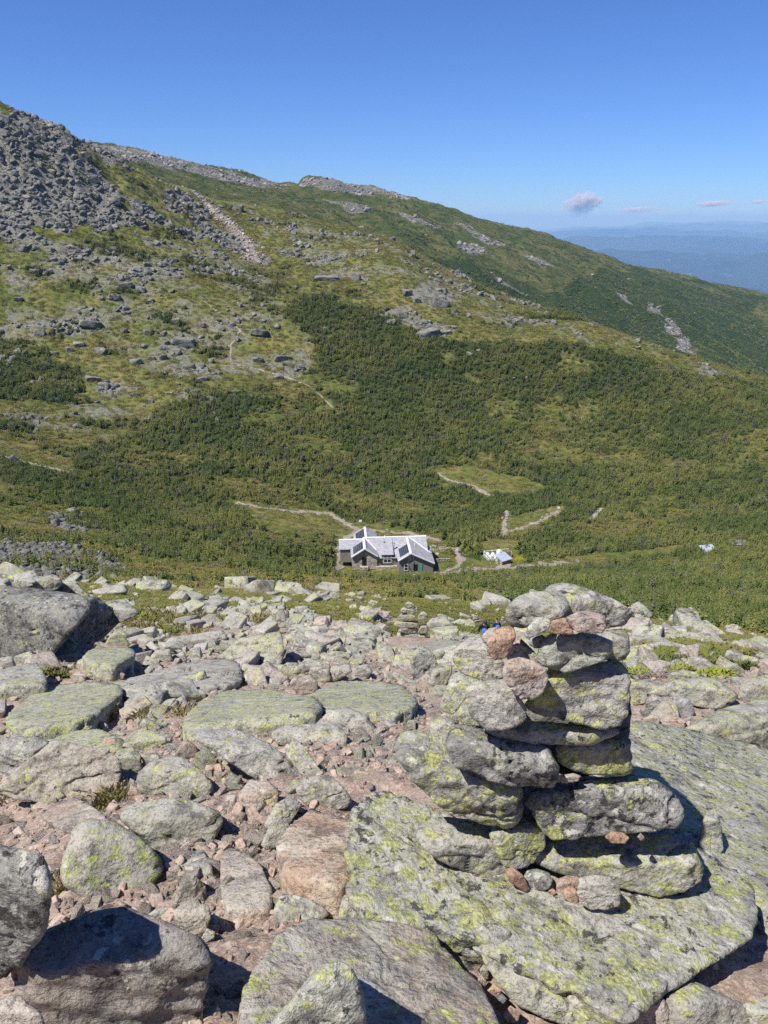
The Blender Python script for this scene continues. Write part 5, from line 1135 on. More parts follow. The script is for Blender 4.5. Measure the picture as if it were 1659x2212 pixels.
# ------------------------------------------------------------------ close plants
def leafy(name, u, v, wpx, label, mat, dens=1.0, hk=.5, crop=None, lw=.012):
    P = hit(u, v, 1, 60); depth = P[1] * CA - P[2] * SA; w = wpx / F * depth / 2; rnd = random.Random(int(u * 7 + v)); V, Fc = [], []
    n = int(900 * dens)
    for i in range(n):
        a = rnd.uniform(0, 6.28); q = rnd.random() ** .5; lob = 1 + .3 * math.sin(3 * a + u)
        x, y = w * q * math.cos(a) * lob, w * .8 * q * math.sin(a) * lob; z = hk * w * (1 - q * q) * rnd.uniform(.15, 1.1) + H1(P[0] + x, P[1] + y) - P[2]
        b = rnd.uniform(0, 6.28); l = lw * depth / 4 * rnd.uniform(.7, 1.8); m = len(V); t = rnd.uniform(.2, 1.5)
        V += [(x - math.sin(b) * l * .35, y + math.cos(b) * l * .35, z), (x + math.sin(b) * l * .35, y - math.cos(b) * l * .35, z), (x + math.cos(b) * l, y + math.sin(b) * l, z + l * t)]
        Fc += [(m, m + 1, m + 2)]
    o = link(name, mesh_np(name, V, Fc, False), mat, loc=P)
    return o
def leafmat(name, c1, c2):
    s = NT(name); geo = s.n('ShaderNodeNewGeometry'); s.l(s.mix(geo.outputs['Random Per Island'], c1, c2), s.b.inputs['Base Color']); s.b.inputs['Roughness'].default_value = .7; return s.m
M['lv1'] = leafmat('crowberry_leaves', (.09, .11, .025), (.19, .16, .06)); M['lv2'] = leafmat('bright_moss_leaves', (.17, .21, .03), (.27, .28, .05)); M['lv3'] = leafmat('green_shrub_leaves', (.06, .09, .02), (.14, .15, .04))
M['straw'] = leafmat('dry_grass', (.17, .17, .05), (.36, .30, .14)); M['yel'] = leafmat('yellow_flowers', (.6, .5, .03), (.3, .33, .05))
def cu(crop, x, y): q = parse(crop, f'{x},{y}')[0]; return q[0], q[1]
SHR = [('4', 235, 465, 70, 'brownish crowberry bush beside the broad green slab', 'lv1', 1.6), ('F', 470, 830, 75, 'bright yellow-green moss cushion left of the dead branches', 'lv2', 1.4),
       ('F', 610, 690, 60, 'dark green low shrub above the dead branches', 'lv3', 1.2), ('F', 850, 790, 60, 'bright mossy shrub right of the dead branches', 'lv2', 1.2),
       ('F', 830, 700, 60, 'olive low shrub between the pale rocks right of the cairn', 'lv3', 1.2), ('F', 1190, 720, 60, 'green low shrub beside the whitish rock', 'lv3', 1.3),
       ('F', 1440, 755, 50, 'green shrub under the jagged split rock', 'lv3', 1.0), ('F', 1190, 830, 70, 'yellowish moss strip before the yellowish flat rock', 'lv2', 1.2),
       ('F', 990, 640, 40, 'rust-tinged shrub at the right rubble skyline', 'lv1', .8), ('4', 1190, 970, 14, 'tiny green plant between the flat pinkish stone and the fin', 'lv3', .2),
       ('5', 1190, 455, 16, 'tiny green sprig beside the pale flagstone', 'lv2', .2), ('5', 745, 250, 18, 'small green plant behind the rounded boulder', 'lv2', .25),
       ('4', 640, 225, 45, 'yellow-green shrub beyond the broken rock shoulder', 'lv2', .8)]
for c, x, y, w, lab, mt, dn in SHR:
    u, v = cu(c, x, y); o = leafy('low_shrub', u, v, w, lab, M[mt], dn); tag(o, lab, 'shrub', 'low shrubs among the boulders')
# grass tufts: one uncountable object
V, Fc = [], []
for c, x, y, w, n in [('4',805,500,60,260),('4',985,510,70,260),('4',450,655,60,260),('4',395,665,50,160),('4',790,640,40,120),('4',860,230,80,300),('4',1130,230,70,260),('4',500,1020,70,260),('4',470,1040,60,160),
                      ('5',285,425,50,200),('5',1430,385,60,160),('5',480,40,70,220),('4',600,275,120,500),('4',760,250,130,500),('4',680,220,120,300),('4',60,520,120,260),('4',640,655,60,120),('4',1080,190,60,160),('4',540,235,90,250),('5',40,10,60,80),('4',860,290,60,120)]:
    u0, v0 = cu(c, x, y); wd = w * .4
    for i in range(n):
        rnd = rn; uu = u0 + rnd.gauss(0, .28) * wd; P = hit(uu, v0 + rnd.gauss(0, .10) * wd, 1, 60) if i % 6 == 0 else P; dpt = P[1]; sc = .035 + .009 * dpt
        bx, by = P[0] + rnd.gauss(0, .4) * sc * 1.8, P[1] + rnd.gauss(0, .4) * sc * 1.8; a = rnd.uniform(0, 6.28); l = sc * rnd.uniform(.6, 1.4); bw = .0016 * max(2.2, dpt) * .42; bend = rnd.uniform(.1, .8) * l; z0 = P[2] + .01
        m = len(V); ca, sa = math.cos(a), math.sin(a)
        V += [(bx - sa * bw, by + ca * bw, z0), (bx + sa * bw, by - ca * bw, z0), (bx + ca * bend * .4, by + sa * bend * .4, z0 + l * .65), (bx + ca * bend, by + sa * bend, z0 + l * .9)]
        Fc += [(m, m + 1, m + 2), (m + 1, m + 3, m + 2)]
tag(link('grass', mesh_np('grass', V, Fc, False), M['straw']), 'tufts of straw-coloured mountain grass between the rocks', 'grass', kind='stuff')
# dead branches
def tubes(name, lines, mat, seg=5, parent=None, loc=None):
    V, Fc = [], []
    for pts, rads in lines:
        pts = [Vector(p) for p in pts]; base = len(V)
        for i, p in enumerate(pts):
            d = (pts[min(i + 1, len(pts) - 1)] - pts[max(i - 1, 0)]).normalized(); a = d.orthogonal().normalized(); b = d.cross(a)
            for k in range(seg):
                t = 6.28318 * k / seg; V.append(tuple(p + (a * math.cos(t) + b * math.sin(t)) * rads[i]))
        for i in range(len(pts) - 1):
            for k in range(seg):
                Fc.append((base + i * seg + k, base + i * seg + (k + 1) % seg, base + (i + 1) * seg + (k + 1) % seg, base + (i + 1) * seg + k))
    return link(name, mesh_np(name, V, Fc), mat, parent, loc)
M['deadwood'] = plain('bleached_wood', (.30, .26, .23), .8, (.16, .12, .10), 30)
u, v = cu('F', 650, 850); P = hit(u, v, 1, 30); ls = []
for i in range(46):
    a = rn.uniform(-.6, 3.7); p = Vector((rn.uniform(-.25, .3), rn.uniform(-.1, .1), 0)); d = Vector((math.cos(a), rn.uniform(-.5, .5), abs(math.sin(a)) * .8 + .1)) * rn.uniform(.05, .11); pts, rd = [], []
    for k in range(5): pts.append(tuple(p)); rd.append(.008 * (1 - k / 5.5)); p = p + d; d = d + Vector((rn.gauss(0, .02), rn.gauss(0, .02), rn.gauss(0, .02) - .012))
    ls.append((pts, rd))
tag(tubes('dead_branches', ls, M['deadwood'], loc=P), 'tangle of bleached dead krummholz branches right of the cairn', 'dead branches')

# ------------------------------------------------------------------ boxes and slabs for the buildings
def boxm(V, Fc, x0, x1, y0, y1, z0, z1):
    n = len(V); V += [(x0, y0, z0), (x1, y0, z0), (x1, y1, z0), (x0, y1, z0), (x0, y0, z1), (x1, y0, z1), (x1, y1, z1), (x0, y1, z1)]
    Fc += [(n, n + 3, n + 2, n + 1), (n + 4, n + 5, n + 6, n + 7), (n, n + 1, n + 5, n + 4), (n + 1, n + 2, n + 6, n + 5), (n + 2, n + 3, n + 7, n + 6), (n + 3, n, n + 4, n + 7)]
def box(name, dims, mat, parent, rot=None, loc=None):
    V, Fc = [], []
    for d in dims: boxm(V, Fc, *d)
    return link(name, mesh_np(name, V, Fc, False), mat, parent, loc)
def slabq(V, Fc, q, t):
    q = [Vector(a) for a in q]; n = (q[1] - q[0]).cross(q[3] - q[0]).normalized()
    if n.z < 0: n = -n; q = q[::-1]
    b = len(V); V += [tuple(a) for a in q] + [tuple(a - n * t) for a in q]
    Fc += [(b, b + 1, b + 2, b + 3), (b + 7, b + 6, b + 5, b + 4)] + [(b + i, b + 4 + i, b + 4 + (i + 1) % 4, b + (i + 1) % 4) for i in range(4)]
def slabs(name, qs, t, mat, parent):
    V, Fc = [], []
    for q in qs: slabq(V, Fc, q, t)
    return link(name, mesh_np(name, V, Fc, False), mat, parent)
def shingle(name, c1, c2, cz=.17, bw=.14):
    s = NT(name); co = s.coords(False); geo = s.n('ShaderNodeNewGeometry')
    sx = s.n('ShaderNodeSeparateXYZ'); s.l(co, sx.inputs[0])
    row = s.math('FLOOR', s.math('DIVIDE', sx.outputs['Z'], cz))
    h = s.math('ADD', sx.outputs['X'], sx.outputs['Y'])
    col = s.math('FLOOR', s.math('DIVIDE', s.math('ADD', h, s.math('MULTIPLY', row, .37)), bw))
    cb = s.n('ShaderNodeCombineXYZ'); s.l(row, cb.inputs[0]); s.l(col, cb.inputs[1])
    wn = s.n('ShaderNodeTexWhiteNoise', noise_dimensions='2D'); s.l(cb.outputs[0], wn.inputs['Vector'])
    c = s.mix(wn.outputs['Value'], c1, c2); c = s.mix(s.math('MULTIPLY', s.ramp(s.noise(co, .8, 5, .6), .4, .65), .5), c, tuple(x * .8 for x in c2))
    s.l(c, s.b.inputs['Base Color']); s.l(s.bump(s.math('FRACT', s.math('DIVIDE', sx.outputs['Z'], cz)), .6, .03), s.b.inputs['Normal']); return s.m
def masonry():
    s = NT('fieldstone_masonry'); co = s.coords(False); vo = s.n('ShaderNodeTexVoronoi'); mp = s.n('ShaderNodeMapping'); mp.inputs['Scale'].default_value = (1, 1, 2.0); s.l(co, mp.inputs[0]); s.l(mp.outputs[0], vo.inputs['Vector']); vo.inputs['Scale'].default_value = 1.5
    v2 = s.n('ShaderNodeTexVoronoi', feature='DISTANCE_TO_EDGE'); s.l(mp.outputs[0], v2.inputs['Vector']); v2.inputs['Scale'].default_value = 1.5
    sp = s.n('ShaderNodeSeparateColor'); s.l(vo.outputs['Color'], sp.inputs[0])
    c = s.mix(sp.outputs[0], (.16, .14, .12), (.50, .44, .37)); c = s.mix(s.ramp(v2.outputs['Distance'], .06, .02), c, (.5, .47, .42))
    s.l(c, s.b.inputs['Base Color']); s.l(s.bump(v2.outputs['Distance'], .8, .08), s.b.inputs['Normal']); return s.m
M['wallsh'] = shingle('weathered_wall_shingles', (.18, .172, .165), (.30, .265, .245)); M['roofsh'] = shingle('pale_roof_shingles', (.25, .25, .265), (.39, .385, .41), .2, .4)
M['mason'] = masonry(); M['white'] = plain('white_paint', (.78, .78, .80), .5, (.7, .7, .72)); M['flash'] = plain('pale_metal_flashing', (.72, .72, .76), .45, (.66, .66, .7)); M['glass'] = plain('dark_window_glass', (.02, .022, .025), .12, (.03, .03, .035), spec=.6)
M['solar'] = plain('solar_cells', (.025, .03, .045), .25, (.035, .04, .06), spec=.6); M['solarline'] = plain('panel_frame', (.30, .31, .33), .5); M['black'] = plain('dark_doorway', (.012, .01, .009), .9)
M['teal'] = plain('teal_paint', (.10, .27, .25), .6, (.13, .30, .27)); M['metal'] = plain('grey_metal', (.45, .45, .47), .4, metal=.6); M['darkmetal'] = plain('dark_metal', (.05, .05, .055), .5); M['trim'] = plain('grey_trim', (.16, .16, .165), .7)
M['oldwood'] = plain('weathered_boards', (.30, .27, .24), .8, (.2, .18, .16), 3); M['brownwood'] = plain('brown_boards', (.20, .13, .095), .8, (.28, .19, .14), 3); M['tank'] = plain('white_plastic', (.80, .80, .80), .4); M['blueroof'] = plain('pale_blue_metal', (.30, .35, .41), .5, (.38, .42, .47), .8)

d = ray(836.6, 1238); YF = 181.; HZ0 = d[2] * YF / d[1]; hx0 = d[0] * YF / d[1]
yaw = R(4); ox = hx0 - math.sin(yaw) * 11.3; oy = YF + math.cos(yaw) * 11.3
hut = empty('mountain_hut', (ox, oy, HZ0 + .0), yaw, label='grey shingled mountain hut with cross gables, solar panels and a fieldstone end in the col', cat='mountain hut')
def prism(name, axis, c, a0, a1, ridge, el, er, base, mat):
    """gabled wall body. axis 'x' or 'y' ridge direction; c = ridge offset on the other axis; el/er=(offset, z) of the eaves"""
    prof = [(el[0], base), (er[0], base), (er[0], er[1]), (c, ridge), (el[0], el[1])]
    V = [((a, p[0], p[1]) if axis == 'x' else (p[0], a, p[1])) for a in (a0, a1) for p in prof]
    bm = bmesh.new(); vs = [bm.verts.new(v) for v in V]
    bm.faces.new(vs[:5]); bm.faces.new(vs[5:][::-1])
    for i in range(5): bm.faces.new((vs[i], vs[i + 5], vs[(i + 1) % 5 + 5], vs[(i + 1) % 5]))
    bmesh.ops.recalc_face_normals(bm, faces=bm.faces[:]); me = bpy.data.meshes.new(name); bm.to_mesh(me); bm.free()
    return link(name, me, mat, hut)
def lerp2(a, b, t): return tuple(a[i] + (b[i] - a[i]) * t for i in range(2))
def groof(axis, c, a0, a1, ridge, el, er, over=.35, lab=None):
    q = []
    for e in (el, er):
        sl = (e[1] - ridge) / abs(e[0] - c); ex = e[0] + math.copysign(over, e[0] - c); ez = e[1] + sl * over
        f = (lambda a, o, z: (a, o, z)) if axis == 'x' else (lambda a, o, z: (o, a, z))
        q.append([f(a0, c, ridge + .18), f(a1, c, ridge + .18), f(a1, ex, ez + .18), f(a0, ex, ez + .18)])
    r = slabs('roof', q, .16, M['roofsh'], hut)
    f = (lambda a, o, z: (a, o, z)) if axis == 'x' else (lambda a, o, z: (o, a, z))
    cap = slabs('ridge_cap', [[f(a0, c, ridge + .22), f(a1, c, ridge + .22), f(a1, c + s * .32, ridge + .22 - .13), f(a0, c + s * .32, ridge + .22 - .13)] for s in (-1, 1)], .03, M['flash'], r)
    return r
def rake(axis, c, a, ridge, el, er, over=.35):
    """pale boards along a gable's sloping edges"""
    f = (lambda aa, o, z: (aa, o, z)) if axis == 'x' else (lambda aa, o, z: (o, aa, z)); q = []
    for e in (el, er):
        sl = (e[1] - ridge) / abs(e[0] - c); ex = e[0] + math.copysign(over, e[0] - c); ez = e[1] + sl * over
        q.append([f(a, c, ridge + .24), f(a + .28, c, ridge + .24), f(a + .28, ex, ez + .24), f(a, ex, ez + .24)])
    return slabs('rake_board', q, .26, M['flash'], hut)
# bodies
prism('wall', 'x', 0, -5.4, 11.0, 5.35, (-6.6, 2.25), (4.5, 3.2), -2.0, M['wallsh']); groof('x', 0, -5.6, 11.35, 5.35, (-6.6, 2.25), (4.5, 3.2))
prism('wall', 'x', 0, -12.0, -5.5, 4.95, (-2.7, 3.4), (2.7, 3.4), -.5, M['wallsh']); groof('x', 0, -12.3, -5.7, 4.95, (-2.7, 3.4), (2.7, 3.4))
prism('stone_wall', 'y', -5.6, -7.0, 0, 5.3, (-8.9, 3.15), (-2.4, 3.15), -.8, M['mason']); groof('y', -5.6, -7.4, 0, 5.3, (-8.9, 3.15), (-2.4, 3.15))
prism('wall', 'y', -4.9, 0, 7.3, 5.3, (-7.8, 3.4), (-2.0, 3.4), -.5, M['wallsh']); groof('y', -4.9, 0, 7.7, 5.3, (-7.8, 3.4), (-2.0, 3.4))
prism('wall', 'y', 6.1, -10.9, 0, 5.35, (3.1, 3.5), (12.0, 2.45), -1.2, M['wallsh']); groof('y', 6.1, -11.35, 0, 5.35, (3.1, 3.5), (12.0, 2.45), .4)
rake('y', 6.1, -11.62, 5.35, (3.1, 3.5), (12.0, 2.45)); rake('y', -5.6, -7.68, 5.3, (-8.9, 3.15), (-2.4, 3.15))
# dormer
box('dormer_wall', [(-1.1, 1.8, -6.75, -3.2, .4, 3.15)], M['wallsh'], hut)
slabs('dormer_roof', [[(-1.3, -.3, 5.5), (2.0, -.3, 5.5), (2.0, -7.1, 3.3), (-1.3, -7.1, 3.3)]], .15, M['roofsh'], hut)
slabs('valley_flashing', [[(6.2, -.1, 5.6), (6.5, -.1, 5.6), (12.15, -5.75, 2.93), (11.8, -5.75, 2.98)]], .05, M['flash'], hut)
slabs('valley_flashing', [[(-5.4, -.1, 5.58), (-5.1, -.1, 5.55), (-2.2, -4.55, 3.6), (-2.5, -4.6, 3.65)]], .05, M['flash'], hut)
box('eave_board', [(-2.2, -1.3, -7.0, -6.93, 2.0, 2.25), (2.0, 2.75, -7.0, -6.93, 2.0, 2.25)], M['trim'], hut)
box('foundation', [(-2.6, 3.0, -7.3, -6.55, -2.2, .0)], M['mason'], hut)
def window(x0, x1, z0, z1, y, panes=1, mull=True):
    f = box('window', [(x0 - .12, x0, y - .1, y, z0 - .12, z1 + .12), (x1, x1 + .12, y - .1, y, z0 - .12, z1 + .12), (x0, x1, y - .1, y, z0 - .12, z0), (x0, x1, y - .1, y, z1, z1 + .12)]
            + [(x0 + (x1 - x0) * k / panes - .05, x0 + (x1 - x0) * k / panes + .05, y - .09, y, z0, z1) for k in range(1, panes)], M['white'], hut)
    box('pane', [(x0, x1, y - .05, y - .02, z0, z1)], M['glass'], f)
    box('muntin', [(x0, x1, y - .075, y - .055, (z0 + z1) / 2 - .035, (z0 + z1) / 2 + .035)], M['white'], f)
window(-.55, 1.3, .95, 2.75, -6.76, 2); window(4.5, 5.35, .45, 2.15, -10.91); window(6.15, 6.75, 3.45, 4.35, -10.91)
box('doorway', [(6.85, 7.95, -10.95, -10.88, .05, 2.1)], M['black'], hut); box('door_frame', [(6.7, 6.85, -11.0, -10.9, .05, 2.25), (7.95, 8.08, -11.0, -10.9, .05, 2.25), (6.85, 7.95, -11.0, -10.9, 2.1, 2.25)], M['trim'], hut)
dr = box('door', [(8.1, 9.15, -11.05, -10.98, .0, 2.2)], M['teal'], hut); box('door_brace', [(8.15, 9.1, -11.08, -11.055, .9, 1.05)], M['teal'], dr)
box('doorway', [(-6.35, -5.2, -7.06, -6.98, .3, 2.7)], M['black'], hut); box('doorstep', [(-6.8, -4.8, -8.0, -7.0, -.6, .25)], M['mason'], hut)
# solar panels on the left-hand slopes
def panel(c, ridge, el, y0, y1, t0, t1, n):
    e = (el[0] - c, el[1] - ridge); L = math.hypot(*e); nx, nz = -abs(e[1]) / L, abs(e[0]) / L
    P = lambda y, t, up: (c + e[0] * t + nx * up, y, ridge + e[1] * t + .2 + nz * up)
    o = slabs('solar_panel', [[P(y0, t0, .12), P(y1, t0, .12), P(y1, t1, .12), P(y0, t1, .12)]], .08, M['solar'], hut)
    slabs('panel_rail', [[P(y0, t0 + (t1 - t0) * k / n - .005, .15), P(y1, t0 + (t1 - t0) * k / n - .005, .15), P(y1, t0 + (t1 - t0) * k / n + .005, .15), P(y0, t0 + (t1 - t0) * k / n + .005, .15)] for k in range(n + 1)], .02, M['solarline'], o)
panel(6.1, 5.35, (3.1, 3.5), -10.2, -5.2, .12, .88, 5); panel(-5.6, 5.3, (-8.9, 3.15), -6.8, -2.4, .12, .88, 5); panel(-4.9, 5.3, (-7.8, 3.4), .6, 6.6, .12, .9, 6)
# pipes and mast
def cyl(name, x, y, z0, z1, r, mat, parent, seg=8, r1=None):
    return tubes(name, [([(x, y, z0), (x, y, z1 - .01), (x, y, z1)], [r, r1 or r, .001])], mat, seg, parent)
st = cyl('chimney', 2.3, -4.2, 3.2, 5.3, .16, M['metal'], hut); cyl('chimney_cap', 2.3, -4.2, 5.3, 5.5, .26, M['metal'], st)
cyl('vent_pipe', .1, -.8, 5.0, 6.3, .07, M['white'], hut); cyl('vent_pipe', -.2, -2.6, 4.4, 5.4, .1, M['darkmetal'], hut); cyl('vent_pipe', 7.7, -5.2, 4.2, 5.6, .06, M['white'], hut); cyl('vent_pipe', 11.9, -5.6, 2.4, 4.6, .07, M['metal'], hut)
for yy in (-5.6, -4.1, -2.8, 2.2, 5.2): cyl('roof_vent', -5.0 if yy < 0 else -4.4, yy, 4.9, 5.35, .12, M['darkmetal'], hut)
ms = cyl('mast', 5.55, -11.9, -1.0, 5.6, .07, M['darkmetal'], hut); box('mast_bracket', [(5.4, 5.7, -11.95, -10.95, 1.6, 1.7)], M['darkmetal'], ms)
# retaining wall and enclosure
wl = masonry()
w0 = empty('retaining_wall', (14.2, oy - 1.0, H1(14.2, oy - 1.0)), R(6), label='low dry-stone retaining wall running off the hut\'s right end', cat='stone wall')
ms_ = [blob_rock('stone', 520 + i, 3, .6) for i in range(4)]
k = 0
for lev in range(2):
    for i in range(9):
        o = bpy.data.objects.new('wall_stone', ms_[k % 4]); k += 1; COL.objects.link(o); o.parent = w0; o.location = (-2.4 + i * .72 + .3 * lev, rn.uniform(-.1, .1), .25 + lev * .5); o.scale = (.42, .35, .4); o.rotation_euler = (0, 0, rn.uniform(-.4, .4))
for m_ in ms_: m_.materials.append(M['palerock'])
P = hit(1056, 1211, 100, 400); en = empty('tank_enclosure', P, R(14), label='white-railed pen beside the stone shed right of the hut, holding white tanks', cat='enclosure')
z0 = .0
posts = [(0, 0), (2.4, 0), (4.8, 0), (0, 1.9), (0, 3.8), (2.4, 3.8), (4.8, 3.8), (4.8, 1.9), (7.2, 3.8), (7.2, 1.6)]
for (a, b) in posts: box('post', [(a - .07, a + .07, b - .07, b + .07, -.6, 1.35)], M['white'], en)
box('rail', [(0, 4.8, -.05, .05, 1.1, 1.22), (0, 4.8, -.05, .05, .35, .45), (-.05, .05, 0, 3.8, 1.1, 1.22), (-.05, .05, 0, 3.8, .35, .45), (0, 7.2, 3.75, 3.85, 1.1, 1.22), (4.75, 4.85, .0, 3.8, 1.1, 1.22)], M['white'], en)
box('deck', [(-.3, 5.0, -.2, 3.9, -.8, .02)], M['oldwood'], en); box('board_wall', [(4.95, 7.2, 1.55, 1.65, -.4, 1.2), (7.15, 7.25, 1.6, 3.8, -.4, 1.2)], M['brownwood'], en)
def dome(x, y, r, h, lab):
    V, Fc = [], []; S = 20; prof = [(1, 0), (1, .55), (.93, .75), (.7, .92), (.3, 1.0), (.15, 1.0), (.14, 1.08), (0.001, 1.08)]
    for (pr, pz) in prof:
        for k in range(S): V.append((pr * r * math.cos(6.2832 * k / S), pr * r * math.sin(6.2832 * k / S), pz * h))
    for i in range(len(prof) - 1):
        for k in range(S): Fc.append((i * S + k, i * S + (k + 1) % S, (i + 1) * S + (k + 1) % S, (i + 1) * S + k))
    M4 = Matrix.Translation(P.tolist()) @ Matrix.Rotation(R(14), 4, 'Z'); o = link('water_tank', mesh_np('water_tank', V, Fc), M['tank'], loc=M4 @ Vector((x, y, .05)))
    tag(o, lab, 'tank', 'white tanks inside the pen')
dome(.75, 2.9, .55, 1.0, 'white tank in the pen\'s back left corner'); dome(1.0, 1.4, .6, .85, 'squat white tank at the front left of the pen'); dome(2.2, 2.6, .55, .95, 'white tank in the middle of the pen\'s back row'); dome(2.5, 1.2, .5, .8, 'white tank in the middle of the pen\'s front row'); dome(3.9, 2.6, .7, 1.7, 'tallest white tank at the right of the pen')
P = hit(1084, 1222, 100, 400); sh = empty('stone_shed', P, R(33), label='small shed with a pale metal roof and stone ends in front of the tank pen', cat='shed')
prof = [(0, 0), (3.0, 0), (3.0, 2.5), (0, 2.5)]
box('wall', [(.3, 2.9, 0.02, 2.5, -.5, 1.25)], M['brownwood'], sh); box('stone_end', [(0, .28, 0, 2.6, -.5, 1.45), (2.92, 3.15, 0, 2.6, -.5, 1.2)], M['mason'], sh)
slabs('roof', [[(-.25, -.35, 1.35), (3.4, -.35, 1.35), (3.4, 2.9, 2.2), (-.25, 2.9, 2.2)]], .1, M['blueroof'], sh); box('door', [(-.05, -.01, .8, 1.7, 0, 1.4)], M['trim'], sh)
def low_shed(u, v, w, lab, rm, rz, up):
    P = hit(u, v, 100, 500); e = empty('low_shed', (P[0], P[1], P[2] - .45), R(rz), label=lab, cat='shed')
    box('wall', [(-w / 2, w / 2, -.9, .9, -.5, 1.1)], M['brownwood'], e); slabs('roof', [[(-w / 2 - .3, -1.4, 1.15), (w / 2 + .3, -1.4, 1.15), (w / 2 + .3, 1.3, 1.15 + up), (-w / 2 - .3, 1.3, 1.15 + up)]], .1, rm, e)
    box('fascia', [(-w / 2 - .3, w / 2 + .3, -1.46, -1.41, 1.0, 1.2)], M['white'], e)
low_shed(1528, 1192, 3.6, 'pale blue shed roof showing among the scrub at the right', M['blueroof'], 12, .9); low_shed(1598, 1176, 5.0, 'white-edged shed roof farthest right in the scrub', M['trim'], -4, .25)
# posts with white boxes
for (u, v, hgt, lab) in [(778.5, 1136, 1.5, 'white instrument box on a pole behind the hut\'s rear gable'), (1206, 1105, 1.2, 'small white trail sign at the top of the stony clearing')]:
    P = hit(u, v, 100, 500); e = empty('sign_post', P, 0, label=lab, cat='sign post'); tubes('pole', [([(0, 0, -.3), (0, 0, hgt)], [.07, .07])], M['oldwood'], 6, e); box('board', [(-.42, .42, -.18, .12, hgt - .1, hgt + .5)], M['white'], e)
V, Fc = [], []
P = hit(1085 + 22, 1217, 100, 400)
for u, v in [(1143 - 0, 1209), (1150, 1206), (1158, 1204), (1152, 1210), (1137, 1212)]:
    u -= 0
    Q = hit(u - 24, v + 1, 100, 400)
    for i in range(160):
        x, y = Q[0] + rn.gauss(0, .7), Q[1] + rn.gauss(0, 1.0); z = H1(x, y) + rn.uniform(.1, .7); m = len(V); a = rn.uniform(0, 6.28); l = .14
        V += [(x - l * math.cos(a), y - l * math.sin(a), z), (x + l * math.cos(a), y + l * math.sin(a), z), (x, y, z + l)]; Fc += [(m, m + 1, m + 2)]
tag(link('goldenrod', mesh_np('goldenrod', V, Fc, False), M['yel']), 'patch of yellow flowers beside the stone shed', 'flowers', kind='stuff')
# single trees one can tell apart round the hut
TM = []
for i in range(4):
    rnd = random.Random(900 + i); V, Fc = [], []; conifer(V, Fc, 0, 0, 1.0, .34, rnd, 14, 11, (0, 0)); me = mesh_np('crown', V, Fc, False); me.materials.append(M['fir']); TM.append(me)
M['bark'] = plain('bark', (.13, .10, .08), .9)
Vt, Ft = [], []
tr0 = tubes('trunk', [([(0, 0, -.2), (0, 0, .5), (.01, 0, .95)], [.05, .035, .01])], M['bark'], 6)
tm = tr0.data; bpy.data.objects.remove(tr0)
TR = [(975,1172,'right of the hut beside its retaining wall'),(990,1180,'second from the hut\'s right wall'),(1003,1186,'in the dark clump left of the tank pen'),(1014,1192,'just left of the tank pen'),(1030,1176,'behind the tank pen\'s left corner'),(1018,1172,'in the clump behind the tank pen'),(1045,1168,'directly behind the tank pen'),
      (1120,1186,'right of the tank pen'),(1132,1194,'farther right of the tank pen, above the yellow flowers'),(960,1165,'behind the hut\'s right end'),(880,1140,'behind the middle of the hut\'s roof'),(905,1143,'behind the hut, near the right wing'),(845,1138,'behind the hut, right of the rear gable'),
      (715,1195,'just left of the hut'),(700,1205,'second left of the hut'),(722,1232,'at the hut\'s lower left corner'),(800,1246,'below the hut\'s stone gable'),(1150,1190,'above the green strip right of the flowers'),(1000,1168,'at the back of the dark clump right of the hut')]
for i, (u, v, lab) in enumerate(TR):
    P = hit(u, v, 90, 400); hh = rn.uniform(2.2, 3.6) if i not in (15, 16) else 1.4
    e = empty('fir_tree', (P[0], P[1], H1(P[0], P[1]) - .1), rn.uniform(0, 6.28), label='stunted dark fir ' + lab, cat='fir tree', group='stunted firs round the hut'); e.scale = (hh * 1.1, hh * 1.1, hh)
    c = bpy.data.objects.new('crown', TM[i % 4]); COL.objects.link(c); c.parent = e
    t = bpy.data.objects.new('trunk', tm); COL.objects.link(t); t.parent = e

# ------------------------------------------------------------------ hikers
def skin(name, verts, edges, rad, mat, parent, root=0, sub=2):
    me = bpy.data.meshes.new(name); me.from_pydata(verts, edges, []); me.materials.append(mat); o = bpy.data.objects.new(name, me); COL.objects.link(o); o.parent = parent
    o.modifiers.new('skin', 'SKIN'); sv = me.skin_vertices[0].data
    for i, r_ in enumerate(rad): sv[i].radius = r_ if isinstance(r_, tuple) else (r_, r_); sv[i].use_root = (i == root)
    s = o.modifiers.new('sub', 'SUBSURF'); s.levels = sub; s.render_levels = sub
    for p in me.polygons: p.use_smooth = True
    return o
M['skin'] = plain('skin', (.45, .28, .20), .6); M['navy'] = plain('navy_cloth', (.03, .04, .085), .85, (.04, .055, .11)); M['blackcloth'] = plain('black_cloth', (.02, .02, .022), .85); M['bluepack'] = plain('blue_nylon', (.05, .14, .42), .55, (.07, .18, .5)); M['boot'] = plain('boot_leather', (.06, .045, .035), .7); M['greycloth'] = plain('grey_trousers', (.10, .10, .11), .85)
